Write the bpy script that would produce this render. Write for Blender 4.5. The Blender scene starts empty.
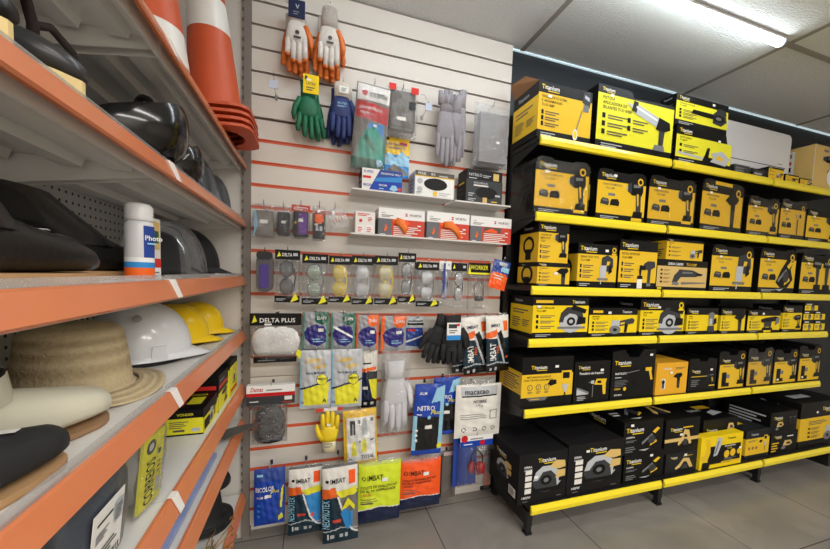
import bpy, bmesh, math, random
from mathutils import Matrix, Vector
random.seed(7)
S = bpy.context.scene
COL = S.collection
PI = math.pi

# ---------------------------------------------------------------- camera, world, light, exposure
YAW, PITCH, ROLL, FPX, CX, CY = .3004, -.0642, .0361, 332.175, 415.0, 296.557
CAMZ = 1.30
def cam_axes():
    sy, cy = math.sin(YAW), math.cos(YAW); sp, cp = math.sin(PITCH), math.cos(PITCH)
    sr, cr = math.sin(ROLL), math.cos(ROLL)
    f = Vector((sy*cp, cy*cp, sp)); r = Vector((cy, -sy, 0)); u = r.cross(f)
    return cr*r+sr*u, -sr*r+cr*u, f
CR, CU, CF = cam_axes()
cam = bpy.data.cameras.new('camera'); camo = bpy.data.objects.new('camera', cam); COL.objects.link(camo)
camo.matrix_world = Matrix(((CR.x, CU.x, -CF.x, 0), (CR.y, CU.y, -CF.y, 0), (CR.z, CU.z, -CF.z, CAMZ), (0, 0, 0, 1)))
cam.sensor_width = 36; cam.lens = FPX/830*36; cam.shift_y = (CY-274.5)/830; cam.clip_start = .02
S.camera = camo
w = bpy.data.worlds.new('world'); S.world = w; w.use_nodes = True
w.node_tree.nodes['Background'].inputs[0].default_value = (.9, .95, 1, 1)
w.node_tree.nodes['Background'].inputs[1].default_value = .05
S.view_settings.view_transform = 'Standard'; S.view_settings.look = 'None'
S.view_settings.exposure = -0.08; S.view_settings.gamma = 1; S.view_settings.use_curve_mapping = False
TUBE_E = 28.0
def area(name, loc, sx, sy, power, rot=(0, 0, 0), col=(1, .97, .93)):
    l = bpy.data.lights.new(name, 'AREA'); l.shape = 'RECTANGLE'; l.size = sx; l.size_y = sy; l.energy = power; l.color = col
    o = bpy.data.objects.new(name, l); COL.objects.link(o); o.location = loc; o.rotation_euler = rot
    return o
area('ceiling_light_rear', (1.5, -2.1, 2.55), 3.4, .6, 150)
area('ceiling_light_aisle', (1.2, -.2, 2.55), 2.4, .12, 30)

# world point from a measured image point, on a plane
def ray(x, y): return (x-CX)/FPX*CR-(y-CY)/FPX*CU+CF
def onY(x, y, c):
    d = ray(x, y); t = c/d.y; return Vector((d.x*t, c, d.z*t+CAMZ))
def onX(x, y, c):
    d = ray(x, y); t = c/d.x; return Vector((c, d.y*t, d.z*t+CAMZ))
def onZ(x, y, c):
    d = ray(x, y); t = (c-CAMZ)/d.z; return Vector((d.x*t, d.y*t, c))

# ---------------------------------------------------------------- materials
def lin(c): c /= 255; return c/12.92 if c <= .04045 else ((c+.055)/1.055)**2.4
MATS = {}
def mat(key, rgb=(200, 200, 200), rough=.5, metal=0, noise=0, nscale=30, bump=0, bscale=60, emit=0, coat=0):
    if key in MATS: return MATS[key]
    m = bpy.data.materials.new(key); m.use_nodes = True; nt = m.node_tree; b = nt.nodes['Principled BSDF']
    c = tuple(lin(v) for v in rgb)+(1,)
    b.inputs['Base Color'].default_value = c; b.inputs['Roughness'].default_value = rough; b.inputs['Metallic'].default_value = metal
    if coat: b.inputs['Coat Weight'].default_value = coat; b.inputs['Coat Roughness'].default_value = .08
    if noise or bump:
        tc = nt.nodes.new('ShaderNodeTexCoord')
    if noise:
        n = nt.nodes.new('ShaderNodeTexNoise'); n.inputs['Scale'].default_value = nscale; n.inputs['Detail'].default_value = 6
        nt.links.new(tc.outputs['Object'], n.inputs['Vector'])
        r = nt.nodes.new('ShaderNodeMixRGB'); r.inputs[1].default_value = tuple(max(0, v*(1-noise)) for v in c[:3])+(1,)
        r.inputs[2].default_value = tuple(min(1, v*(1+noise)) for v in c[:3])+(1,)
        nt.links.new(n.outputs['Fac'], r.inputs[0]); nt.links.new(r.outputs[0], b.inputs['Base Color'])
    if bump:
        n2 = nt.nodes.new('ShaderNodeTexNoise'); n2.inputs['Scale'].default_value = bscale; n2.inputs['Detail'].default_value = 4
        nt.links.new(tc.outputs['Object'], n2.inputs['Vector'])
        bp = nt.nodes.new('ShaderNodeBump'); bp.inputs['Strength'].default_value = bump; bp.inputs['Distance'].default_value = .01
        nt.links.new(n2.outputs['Fac'], bp.inputs['Height']); nt.links.new(bp.outputs[0], b.inputs['Normal'])
    if emit:
        b.inputs['Emission Color'].default_value = c; b.inputs['Emission Strength'].default_value = emit
    MATS[key] = m; return m
def clear(key, tint=(240, 245, 245), opacity=.12, rough=.08, bump=.5, bscale=40):
    """thin plastic film: see-through, a little haze of its own colour, mirror-like glints on its creases"""
    if key in MATS: return MATS[key]
    m = bpy.data.materials.new(key); m.use_nodes = True; nt = m.node_tree; L = nt.links.new
    for n in list(nt.nodes): nt.nodes.remove(n)
    out = nt.nodes.new('ShaderNodeOutputMaterial'); tr = nt.nodes.new('ShaderNodeBsdfTransparent'); df = nt.nodes.new('ShaderNodeBsdfDiffuse'); gl = nt.nodes.new('ShaderNodeBsdfGlossy')
    m1 = nt.nodes.new('ShaderNodeMixShader'); m2 = nt.nodes.new('ShaderNodeMixShader')
    df.inputs[0].default_value = tuple(lin(v) for v in tint)+(1,); gl.inputs[0].default_value = (.95, .97, 1, 1); gl.inputs['Roughness'].default_value = rough
    m1.inputs[0].default_value = opacity; L(tr.outputs[0], m1.inputs[1]); L(df.outputs[0], m1.inputs[2])
    fr = nt.nodes.new('ShaderNodeLayerWeight'); fr.inputs[0].default_value = .38
    ad = nt.nodes.new('ShaderNodeMath'); ad.operation = 'MULTIPLY_ADD'; ad.inputs[1].default_value = .55; ad.inputs[2].default_value = .012; ad.use_clamp = True
    L(fr.outputs['Fresnel'], ad.inputs[0]); L(ad.outputs[0], m2.inputs[0]); L(m1.outputs[0], m2.inputs[1]); L(gl.outputs[0], m2.inputs[2]); L(m2.outputs[0], out.inputs[0])
    if bump:
        tc = nt.nodes.new('ShaderNodeTexCoord'); n2 = nt.nodes.new('ShaderNodeTexNoise'); n2.inputs['Scale'].default_value = bscale
        n2.inputs['Detail'].default_value = 5; n2.inputs['Distortion'].default_value = 1.5; L(tc.outputs['Object'], n2.inputs['Vector'])
        bp = nt.nodes.new('ShaderNodeBump'); bp.inputs['Strength'].default_value = bump; bp.inputs['Distance'].default_value = .014
        L(n2.outputs['Fac'], bp.inputs['Height']); L(bp.outputs[0], gl.inputs['Normal']); L(bp.outputs[0], fr.inputs['Normal'])
    MATS[key] = m; return m
PAL = dict(k=(13, 13, 14), y=(242, 210, 24), m=(232, 190, 44), w=(236, 236, 234), g=(120, 122, 124), d=(58, 60, 63), l=(186, 190, 194),
           r=(196, 30, 32), o=(238, 104, 36), b=(24, 66, 168), n=(22, 32, 66), c=(52, 138, 206), T=(34, 152, 128), e=(150, 110, 72),
           s=(24, 92, 70), v=(98, 38, 140), x=(216, 232, 48), q=(250, 92, 30), a=(150, 200, 226), i=(44, 72, 150), h=(230, 227, 220),
           f=(214, 52, 44), j=(90, 84, 80), u=(232, 226, 50), z=(18, 46, 60), p=(216, 184, 112), A=(120, 116, 110), K=(3, 3, 3), B=(30, 32, 35), N=(44, 40, 120), R=(205, 70, 52), G=(104, 106, 110), S=(84, 140, 122), D=(150, 154, 160))
def pm(c):            # printed card
    m = mat('print_'+c, PAL[c], .45); m.node_tree.nodes['Principled BSDF'].inputs['Specular IOR Level'].default_value = .22; return m
def gm(c):            # glossy printed plastic bag
    return mat('gloss_'+c, PAL[c], .24, bump=.35, bscale=45)

# ---------------------------------------------------------------- text outlines
TXT = {}
def text_mesh(s, bold=.014):
    key = (s, bold)
    if key in TXT: return TXT[key]
    cu = bpy.data.curves.new('t', 'FONT'); cu.body = s; cu.size = 1; cu.resolution_u = 2; cu.offset = bold; cu.fill_mode = 'FRONT'
    o = bpy.data.objects.new('t', cu); COL.objects.link(o)
    dg = bpy.context.evaluated_depsgraph_get(); me = o.evaluated_get(dg).to_mesh()
    vs = [(v.co.x, v.co.y) for v in me.vertices]; fs = [tuple(p.vertices) for p in me.polygons]
    o.evaluated_get(dg).to_mesh_clear(); bpy.data.objects.remove(o); bpy.data.curves.remove(cu)
    if not vs: vs = [(0, 0)]
    x0 = min(v[0] for v in vs); x1 = max(v[0] for v in vs)
    vs = [((x-x0)/.72, y/.72) for x, y in vs]          # cap height about 1
    TXT[key] = (vs, fs, (x1-x0)/.72); return TXT[key]

# ---------------------------------------------------------------- tool pictures printed on cartons (unit square)
IC = {
 'drill': [('k', [(.30, .62), (.88, .62), (.96, .74), (.93, .93), (.80, .99), (.30, .95)]), ('d', [(.08, .70), (.30, .64), (.30, .93), (.08, .87)]), ('l', [(0, .76), (.08, .75), (.08, .82), (0, .81)]),
           ('d', [(.55, .64), (.84, .64), (.88, .22), (.62, .22)]), ('m', [(.60, .66), (.70, .66), (.74, .40), (.67, .36)]), ('k', [(.38, .04), (.96, .04), (.98, .24), (.48, .24)]), ('m', [(.36, 0), (.96, 0), (.96, .08), (.38, .08)]), ('g', [(.40, .80), (.78, .82), (.78, .88), (.40, .88)])],
 'twin': [('k', [(.0, .70), (.42, .66), (.46, .95), (.05, .98)]), ('d', [(.18, .7), (.36, .68), (.34, .2), (.24, .2)]), ('k', [(.10, 0), (.48, 0), (.46, .22), (.14, .22)]),
          ('k', [(.52, .70), (.96, .70), (1, .95), (.54, .98)]), ('d', [(.64, .7), (.84, .7), (.8, .2), (.68, .2)]), ('k', [(.56, 0), (.94, 0), (.92, .22), (.58, .22)]), ('g', [(.08, .78), (.4, .77), (.4, .84), (.08, .85)]), ('g', [(.58, .78), (.9, .78), (.9, .85), (.58, .85)])],
 'bat': [('d', [(0, .15), (.4, .05), (.46, .5), (.40, .8), (.1, .85), (.02, .6)]), ('k', [(.5, .1), (.95, .1), (1, .55), (.9, .85), (.58, .8), (.52, .6)]), ('m', [(.02, .15), (.4, .05), (.4, .2), (.02, .3)]), ('m', [(.52, .1), (.95, .1), (.95, .22), (.52, .24)]), ('g', [(.12, .6), (.36, .56), (.36, .68), (.12, .72)])],
 'saw': [('l', 'c', .46, .42, .40), ('d', [(.04, .40), (.10, .72), (.30, .92), (.62, .94), (.86, .72), (.90, .48), (.74, .50), (.62, .66), (.40, .70), (.22, .56), (.18, .38)]), ('k', [(.42, .84), (.95, .70), (1, .84), (.52, 1)]), ('k', 'c', .46, .42, .15), ('l', 'c', .46, .42, .07), ('g', [(0, .16), (.96, .16), (.98, .24), (0, .24)]), ('k', [(.64, .30), (.98, .34), (.98, .56), (.70, .60)])],
 'sawb': [('d', 'c', .44, .40, .38), ('l', [(.08, .42), (.14, .68), (.32, .84), (.58, .84), (.78, .66), (.86, .30), (.76, .16), (.72, .5), (.56, .68), (.34, .66), (.2, .42)]), ('p', [(.52, .80), (.70, .98), (.96, .94), (.98, .74), (.80, .70), (.66, .74)]), ('p', [(.70, .42), (.98, .44), (.98, .66), (.76, .66)]), ('k', 'c', .44, .40, .16), ('g', 'c', .44, .40, .07), ('k', [(.02, .06), (.9, .06), (.95, .16), (.02, .16)]), ('k', [(.8, .3), (1, .36), (1, .44), (.8, .42)])],
 'jig': [('d', [(.20, .42), (.72, .40), (.92, .58), (.88, .88), (.55, 1), (.22, .90)]), ('l', [(.14, .18), (.50, .18), (.52, .62), (.16, .62)]), ('m', [(.50, .62), (.66, .64), (.72, .76), (.54, .78)]), ('g', [(.0, .08), (.62, .08), (.66, .16), (.0, .16)]), ('l', [(.20, -.06), (.25, -.06), (.26, .1), (.2, .1)]), ('k', [(.66, .3), (.86, .4), (.8, .66), (.66, .6)])],
 'spray': [('d', [(.36, .70), (.70, .66), (1, .78), (.96, .98), (.60, .98), (.40, .88)]), ('w', [(.10, 0), (.36, 0), (.36, .34), (.10, .34)]), ('k', [(.08, .34), (.38, .34), (.36, .46), (.10, .46)]), ('k', [(.20, .46), (.28, .46), (.30, .84), (.14, .80)]), ('m', [(.02, .70), (.18, .68), (.18, .80), (.02, .78)]), ('k', [(.28, .66), (.5, .66), (.5, .8), (.28, .82)]), ('d', [(.62, .70), (.78, .70), (.76, .20), (.62, .20)]), ('g', [(.58, .10), (.80, .10), (.80, .20), (.58, .20)])],
 'grind': [('d', [(.34, .40), (.96, .56), (1, .74), (.90, .84), (.30, .66)]), ('l', [(.06, .30), (.40, .34), (.42, .70), (.12, .74)]), ('g', 'c', .24, .24, .22), ('k', 'c', .24, .24, .08), ('k', [(.62, .52), (.74, .52), (.70, .10), (.60, .10)]), ('m', [(.44, .50), (.60, .54), (.60, .64), (.44, .60)])],
 'sand': [('k', [(.10, .56), (.96, .66), (1, .84), (.80, .92), (.30, .84), (.04, .74)]), ('d', [(.24, .24), (.58, .24), (.62, .62), (.22, .60)]), ('y', 'c', .40, .12, .20), ('k', [(.12, .12), (.68, .12), (.64, .28), (.16, .28)]), ('g', [(.80, .40), (1, .56), (1, .86), (.82, .82)])],
 'trim': [('g', [(.30, .34), (.66, .34), (.74, .90), (.54, 1), (.26, .92)]), ('d', [(.18, .0), (.80, .0), (.76, .30), (.24, .30)]), ('l', [(.34, .36), (.58, .36), (.58, .66), (.36, .66)]), ('k', [(.68, .3), (.95, .44), (.9, .7), (.7, .64)])],
 'caulk': [('l', [(.18, .74), (.20, .96), (.72, .74), (.70, .52)]), ('l', [(0, .93), (.16, .82), (.17, .90)]), ('k', [(.13, .78), (.17, 1), (.26, .98), (.23, .74)]), ('k', [(.66, .48), (.72, .76), (.96, .68), (.98, .52), (.84, .44)]), ('d', [(.74, .46), (.86, .46), (.84, .12), (.74, .12)]), ('g', [(.62, .0), (.88, .0), (.86, .13), (.66, .13)]), ('w', [(.22, .90), (.68, .70), (.68, .66), (.22, .85)])],
 'mix': [('d', [(.56, .76), (.92, .66), (1, .86), (.90, 1), (.60, .96)]), ('g', [(.62, .58), (.90, .58), (.88, .72), (.64, .72)]), ('g', [(.56, .60), (.60, .60), (.34, .12), (.30, .13)]), ('w', 'c', .30, .07, .12), ('y', 'c', .30, .07, .08), ('l', [(.66, .86), (.9, .8), (.9, .88), (.68, .92)])],
 'blow': [('k', [(0, .44), (.05, .64), (.62, .64), (.62, .40)]), ('d', [(.60, .22), (.84, .14), (1, .40), (.94, .78), (.72, .88), (.60, .66)]), ('k', 'c', .76, .48, .17), ('g', 'c', .76, .48, .08), ('d', [(.68, .84), (.74, .98), (.95, .9), (.98, .7), (.88, .74)])],
 'chain': [('l', [(0, .34), (.50, .22), (.52, .34), (.02, .44)]), ('k', [(.46, .10), (.80, .04), (.84, .34), (.50, .42)]), ('l', [(.62, .20), (.92, .10), (1, .50), (.84, .82), (.62, .62), (.68, .42)]), ('m', [(.72, .36), (.86, .32), (.86, .50), (.76, .58)]), ('k', [(.50, .40), (.55, .86), (.60, .86), (.58, .40)])],
 'mixer': [('m', [(.52, .86), (.55, .98), (.95, .98), (.98, .86), (1, .60), (.86, .52), (.60, .52), (.50, .66)]), ('k', [(.60, .72), (.88, .72), (.88, .92), (.60, .92)]), ('k', [(0, .58), (.10, .70), (.34, .70), (.36, .56), (.12, .50)]), ('m', [(.36, .58), (.56, .56), (.56, .66), (.36, .66)]), ('l', [(.58, .52), (.86, .52), (.76, .26), (.68, .26)]), ('k', [(.69, .26), (.75, .26), (.74, -.06), (.70, -.06)])],
 'hdrill': [('m', [(.28, .60), (.86, .56), (.92, .86), (.40, .88)]), ('m', [(.70, .58), (.88, .58), (.90, .10), (.76, .10)]), ('l', [(.12, .66), (.28, .64), (.28, .82), (.12, .80)]), ('g', [(0, .71), (.12, .70), (.12, .75), (0, .75)]), ('k', [(.26, .60), (.34, .60), (.34, .05), (.28, .05)]), ('k', [(.44, .66), (.64, .65), (.64, .78), (.44, .79)]), ('g', [(.2, .0), (.24, .0), (.24, .6), (.2, .6)])],
 'wand': [('g', [(0, .74), (.50, .86), (.50, .90), (0, .78)]), ('k', [(.50, .80), (.74, .84), (.74, .96), (.50, .94)]), ('m', [(.72, .82), (.94, .80), (.94, 1), (.72, 1)]), ('m', [(.84, .82), (.93, .80), (1, .38), (.92, .36)]), ('k', [(.28, .46), (.36, .44), (.36, .0), (.3, .0)])],
 'heat': [('k', [(.10, .78), (.40, .66), (.80, .70), (.95, .84), (.84, 1), (.40, .98)]), ('k', [(.46, .68), (.74, .70), (.72, 0), (.50, 0)]), ('d', [(.5, .1), (.7, .1), (.7, .5), (.52, .5)])],
 'recip': [('d', [(.18, .50), (.72, .54), (.80, .74), (.60, .90), (.20, .92)]), ('k', [(.70, .58), (.90, .62), (.90, .72), (.72, .76)]), ('l', [(.88, .64), (1, .62), (1, .68), (.88, .69)]), ('d', [(.02, .20), (.14, .16), (.30, .60), (.20, .86), (.08, .60)]), ('g', [(.02, .08), (.20, .06), (.24, .20), (.06, .26)]), ('A', [(.28, .10), (1, .20), (.98, .26), (.28, .24)]), ('g', [(.3, .7), (.6, .72), (.6, .8), (.3, .8)])],
 'vac': [('k', 'c', .34, .36, .30), ('m', [(.30, .60), (.56, .92), (.70, .86), (.46, .56)]), ('d', [(.56, .30), (.92, .60), (.84, .90), (.66, .86), (.76, .66), (.50, .40)]), ('g', 'c', .34, .36, .12), ('l', [(.06, .06), (.30, .0), (.5, .06), (.3, .04)])],
 'tool': [('p', [(.10, .16), (.30, .30), (.48, .74), (.62, .70), (.80, .18), (.96, .22), (.74, .94), (.44, 1), (.24, .56), (.04, .30)]), ('d', [(.36, .20), (.70, .12), (.66, .48), (.44, .50)]), ('k', [(.2, .02), (.8, .0), (.8, .1), (.2, .12)])],
 'eng': [('p', [(.18, .38), (.60, .30), (.84, .52), (.70, .82), (.30, .84)]), ('k', [(.0, .18), (.92, .16), (.96, .34), (.06, .38)]), ('g', 'c', .24, .20, .14), ('d', [(.4, .5), (.7, .46), (.7, .66), (.44, .7)])],
 'plane': [('k', [(.04, .24), (.30, .62), (.66, .98), (.94, .90), (.80, .62), (.96, .34), (.70, .10), (.30, .10)]), ('m', [(.58, .70), (.78, .86), (.90, .80), (.70, .62)]), ('g', [(.16, .24), (.60, .56), (.56, .64), (.14, .34)]), ('l', [(.02, .06), (.3, .0), (.5, .08), (.3, .06)]), ('m', [(.5, .16), (.8, .3), (.76, .38), (.52, .26)]), ('d', 'c', .56, .40, .16)],
 'trimmer': [('m', [(0, .06), (.30, .04), (.42, .40), (.36, .96), (.14, 1), (.22, .60), (.16, .34), (0, .26)]), ('l', [(.58, .20), (.78, .24), (.92, .60), (.98, .96), (.76, 1), (.66, .70)]), ('k', [(.02, -.30), (.40, -.32), (.46, -.02), (.06, 0)]), ('G', [(.62, .3), (.7, .3), (.84, .85), (.78, .85)])],
 'hand': [('o', [(.20, .0), (.55, .05), (.80, .35), (.95, .70), (.85, .72), (.66, .48), (.70, .98), (.58, 1), (.50, .60), (.40, .92), (.28, .90), (.34, .50), (.1, .3)])],
 'cloth': [('q', [(.0, .95), (.25, 1), (.5, .85), (.78, .9), (.95, .62), (.8, .55), (.88, .2), (.78, .0), (.66, .12), (.62, .48), (.35, .42), (.12, .55), (0, .7)]), ('o', [(.1, .9), (.4, .86), (.6, .7), (.4, .6), (.15, .7)])],
}
def circ(cx, cy, r, n=18, asp=1): return [(cx+r*math.cos(2*PI*i/n), cy+r*asp*math.sin(2*PI*i/n)) for i in range(n)]

def inpoly(x, y, P):
    c = False; j = len(P)-1
    for i in range(len(P)):
        xi, yi = P[i]; xj, yj = P[j]
        if (yi > y) != (yj > y) and x < (xj-xi)*(y-yi)/(yj-yi)+xi: c = not c
        j = i
    return c

# flatten a print list into polygons / texts in fractions of (w,h)
def expand(prims, w, h):
    out = []
    for p in prims:
        t = p[0]
        if t == 'r': out.append((p[5], [(p[1], p[2]), (p[3], p[2]), (p[3], p[4]), (p[1], p[4])]))
        elif t == 'p': out.append((p[2], p[1]))
        elif t == 'c': out.append((p[4], circ(p[1], p[2], p[3], 20, w/h)))
        elif t == 'ln':                                     # a block of n small text lines
            _, u0, v0, u1, v1, n, c = p; dv = (v1-v0)/n
            for i in range(n):
                e = u1-(u1-u0)*(.35 if i == 0 else .12*((i*7) % 3))
                out.append((c, [(u0, v0+dv*i), (e, v0+dv*i), (e, v0+dv*(i+.45)), (u0, v0+dv*(i+.45))]))
        elif t == 'i':
            _, nm, u0, v0, u1, v1 = p
            for it in IC[nm]:
                q = circ(it[2], it[3], it[4], 16, 1) if it[1] == 'c' else it[1]
                out.append((it[0], [(min(max(u0+(u1-u0)*a, .004), .996), min(max(v0+(v1-v0)*b, .004), .996)) for a, b in q]))
        elif t == 'L':                                       # the two-colour logo: u, v, cap height, max width
            _, u, v, hh, mw = p[:5]; tw = text_mesh('Titanium')[2]; k = min(hh*h, mw*w/tw)
            a, b = (p[5], p[6]) if len(p) > 5 else ('w', 'y')
            out.append(('t', 'Titanium', u, v, k/h, a)); out.append(('t', 'Ti', u, v, k/h, b))
            out.append((b, [(u+.35*tw*k/w, v-.45*k/h), (u+tw*k/w, v-.45*k/h), (u+tw*k/w, v-.25*k/h), (u+.35*tw*k/w, v-.25*k/h)]))
        elif t == 't': out.append(p)
    return out

class M:
    def __init__(s): s.v = []; s.f = []; s.mi = []; s.sm = []; s.ms = []; s.T = None
    def m(s, mt):
        if mt not in s.ms: s.ms.append(mt)
        return s.ms.index(mt)
    def add(s, vs, fs, mt, smooth=False):
        o = len(s.v)
        if s.T is not None: vs = [tuple(s.T @ Vector(v)) for v in vs]
        s.v += [tuple(v) for v in vs]
        mi = s.m(mt) if not isinstance(mt, list) else None
        for k, f in enumerate(fs):
            s.f.append(tuple(i+o for i in f)); s.mi.append(mi if mi is not None else s.m(mt[k])); s.sm.append(smooth[k] if isinstance(smooth, list) else smooth)
    def box(s, x0, x1, y0, y1, z0, z1, mt):
        s.add([(x0, y0, z0), (x1, y0, z0), (x1, y1, z0), (x0, y1, z0), (x0, y0, z1), (x1, y0, z1), (x1, y1, z1), (x0, y1, z1)],
              [(0, 3, 2, 1), (4, 5, 6, 7), (0, 1, 5, 4), (1, 2, 6, 5), (2, 3, 7, 6), (3, 0, 4, 7)], mt)
    def prism(s, P, axis, a0, a1, mt, smooth=False):          # polygon extruded; axis 'y': P=(x,z), 'x': P=(y,z), 'z': P=(x,y)
        def mk(p, a): return {'y': (p[0], a, p[1]), 'x': (a, p[0], p[1]), 'z': (p[0], p[1], a)}[axis]
        n = len(P); vs = [mk(p, a0) for p in P]+[mk(p, a1) for p in P]
        s.add(vs, [tuple(range(n)), tuple(range(2*n-1, n-1, -1))]+[(i, n+i, n+(i+1) % n, (i+1) % n) for i in range(n)], mt, [False, False]+[smooth]*n)
    def loft(s, rings, mt, cap=True, smooth=True, closed=True):
        n = len(rings[0]); vs = [p for r in rings for p in r]; fs = []
        for k in range(len(rings)-1):
            for i in range(n if closed else n-1):
                fs.append((k*n+i, k*n+(i+1) % n, (k+1)*n+(i+1) % n, (k+1)*n+i))
        if cap and closed:
            fs += [tuple(range(n-1, -1, -1)), tuple(range((len(rings)-1)*n, len(rings)*n))]
        s.add(vs, fs, mt, smooth)
    def tube(s, pts, r, mt, n=8):
        pts = [Vector(p) for p in pts]; rs = r if isinstance(r, (list, tuple)) else [r]*len(pts); rings = []; nrm = None
        for i, p in enumerate(pts):
            d = (pts[min(i+1, len(pts)-1)]-pts[max(i-1, 0)]).normalized()
            if nrm is None: nrm = d.orthogonal().normalized()
            nrm = (nrm-d*nrm.dot(d)); nrm = nrm.normalized() if nrm.length > 1e-6 else d.orthogonal().normalized()
            b = d.cross(nrm)
            rings.append([tuple(p+(nrm*math.cos(2*PI*k/n)+b*math.sin(2*PI*k/n))*rs[i]) for k in range(n)])
        s.loft(rings, mt)
    def flat(s, pts, ra, rb, mt, n=10):                        # flattened limb: path in x-z, ra in plane, rb in y
        pts = [Vector(p) for p in pts]; rings = []
        for i, p in enumerate(pts):
            d = (pts[min(i+1, len(pts)-1)]-pts[max(i-1, 0)]); d = Vector((d.x, 0, d.z)).normalized(); a = Vector((d.z, 0, -d.x))
            rings.append([tuple(p+a*ra[i]*math.cos(2*PI*k/n)+Vector((0, 1, 0))*rb[i]*math.sin(2*PI*k/n)) for k in range(n)])
        s.loft(rings, mt)
    def lathe(s, prof, mt, n=32, c=(0, 0, 0), sx=1, sy=1, smooth=True, cap=True):
        s.loft([[(c[0]+r*sx*math.cos(2*PI*k/n), c[1]+r*sy*math.sin(2*PI*k/n), c[2]+z) for k in range(n)] for r, z in prof], mt, cap=cap, smooth=smooth)
    # flat printing on a plane: o = lower left corner, r/u unit vectors, w/h size; later prims lie a hair above earlier ones
    def pr(s, prims, o, r, u, w, h, e0=.0004, bulge=None):
        o, r, u = Vector(o), Vector(r), Vector(u); nv = r.cross(u); e = e0
        for p in expand(prims, w, h):
            e += .00012
            if p[0] == 't':
                _, txt, tu, tv, th, c = p[:6]; mw = p[6] if len(p) > 6 else None; rot = p[7] if len(p) > 7 else 0; it = p[8] if len(p) > 8 else 0
                vs, fs, tw = text_mesh(txt); k = th*h; kx = k
                lim = (mw*(h if rot else w)) if mw else None
                if lim and tw*k > lim: kx = lim/tw
                ca, sa = math.cos(rot), math.sin(rot)
                P = []
                for x, y in vs:
                    a, b = (x+it*y)*kx, y*k; uu, vv = tu*w+a*ca-b*sa, tv*h+a*sa+b*ca
                    P.append(o+r*uu+u*vv+nv*(e+(bulge(uu/w, vv/h) if bulge else 0)))
                s.add(P, fs, pm(c) if not bulge else gm(c))
            else:
                if bulge: continue
                c, q = p; s.add([o+r*(a*w)+u*(b*h)+nv*e for a, b in q], [tuple(range(len(q)))], pm(c))
    # a soft printed bag: bulged grid whose faces take the colour printed there
    def puff(s, prims, w, h, t, base='w', nx=52, ny=80, y=0, seed=0, crk=.0016, pinch=1.0):
        rnd = random.Random(seed); ph = [rnd.uniform(0, 6.28) for _ in range(8)]
        ex = [p for p in expand(prims, w, h) if p[0] != 't']
        def bu(u, v):
            u = min(max(u, 0), 1); v = min(max(v, 0), 1)
            k = max(0, 1-(2*u-1)**4)*max(0, 1-abs(2*v-1)**5)
            return .001+k*(t+crk*(math.sin(9*u+ph[0]+4*v)+math.sin(17*v+ph[1]-5*u)+.7*math.sin(31*u+ph[2]+11*v)+.6*math.sin(41*v+ph[3]+13*u)))
        vs = []; fs = []; ms = []
        for j in range(ny+1):
            for i in range(nx+1):
                u, v = i/nx, j/ny; vs.append(((u-.5)*w, y-bu(u, v), v*h))
        for j in range(ny):
            for i in range(nx):
                a = j*(nx+1)+i; fs.append((a, a+1, a+nx+2, a+nx+1)); c = base; u, v = (i+.5)/nx, (j+.5)/ny
                for cc, q in ex:
                    if inpoly(u, v, q): c = cc
                ms.append(gm(c))
        s.add(vs, fs, ms, True)
        vb = []; fb = []
        for j in range(9):
            for i in range(9):
                u, v = i/8, j/8; vb.append(((u-.5)*w, y+bu(u, v)*.8, v*h))
        for j in range(8):
            for i in range(8): a = j*9+i; fb.append((a, a+9, a+10, a+1))
        s.add(vb, fb, gm(base), True)
        s.pr(prims, (-w/2, y, 0), (1, 0, 0), (0, 0, 1), w, h, e0=.0008, bulge=bu)
        return bu
    def sheet(s, w, h, t, mt, y=0, seed=0, nx=16, ny=20, z=0, crk=.0025):
        rnd = random.Random(seed); ph = [rnd.uniform(0, 6.28) for _ in range(6)]
        for sg in (-1, 1):
            vs = []; fs = []
            for j in range(ny+1):
                for i in range(nx+1):
                    u, v = i/nx, j/ny; k = max(0, 1-(2*u-1)**4)*max(0, 1-(2*v-1)**6)
                    d = k*(t+crk*(math.sin(11*u+ph[0]+5*v)+math.sin(19*v+ph[1]-7*u)+math.sin(29*u+ph[2]+17*v)))
                    vs.append(((u-.5)*w, y+sg*(d+.0005), z+v*h))
            for j in range(ny):
                for i in range(nx):
                    a = j*(nx+1)+i; fs.append((a, a+1, a+nx+2, a+nx+1) if sg < 0 else (a, a+nx+1, a+nx+2, a+1))
            s.add(vs, fs, mt, True)
    def build(s, name, parent=None, loc=None, rot=None, label=None):
        me = bpy.data.meshes.new(name); me.from_pydata(s.v, [], s.f)
        for mt in s.ms: me.materials.append(mt)
        me.polygons.foreach_set('material_index', s.mi); me.polygons.foreach_set('use_smooth', s.sm); me.update()
        bm = bmesh.new(); bm.from_mesh(me); bmesh.ops.recalc_face_normals(bm, faces=bm.faces); bm.to_mesh(me); bm.free()
        o = bpy.data.objects.new(name, me); COL.objects.link(o)
        if parent: o.parent = parent
        if loc is not None: o.location = loc
        if rot is not None: o.rotation_euler = rot
        if label: o['label'] = label
        return o
def tag(o, label, cat, group=None):
    o['label'] = label; o['category'] = cat
    if group: o['group'] = group
    return o
def empty(name, loc, label, cat, group=None, rot=(0, 0, 0)):
    o = bpy.data.objects.new(name, None); COL.objects.link(o); o.location = loc; o.rotation_euler = rot; o.empty_display_size = .05
    return tag(o, label, cat, group)
def settle(o, cx=None, cy=None, zmin=None):                     # move a finished thing so that its meshes stand at cx, cy on zmin
    bpy.context.view_layer.update(); P = [ch.matrix_world @ v.co for ch in o.children_recursive for v in ch.data.vertices]
    lo = [min(p[i] for p in P) for i in range(3)]; hi = [max(p[i] for p in P) for i in range(3)]
    if cx is not None: o.location.x += cx-(lo[0]+hi[0])/2
    if cy is not None: o.location.y += cy-(lo[1]+hi[1])/2
    if zmin is not None: o.location.z += zmin-lo[2]
    return o
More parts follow.
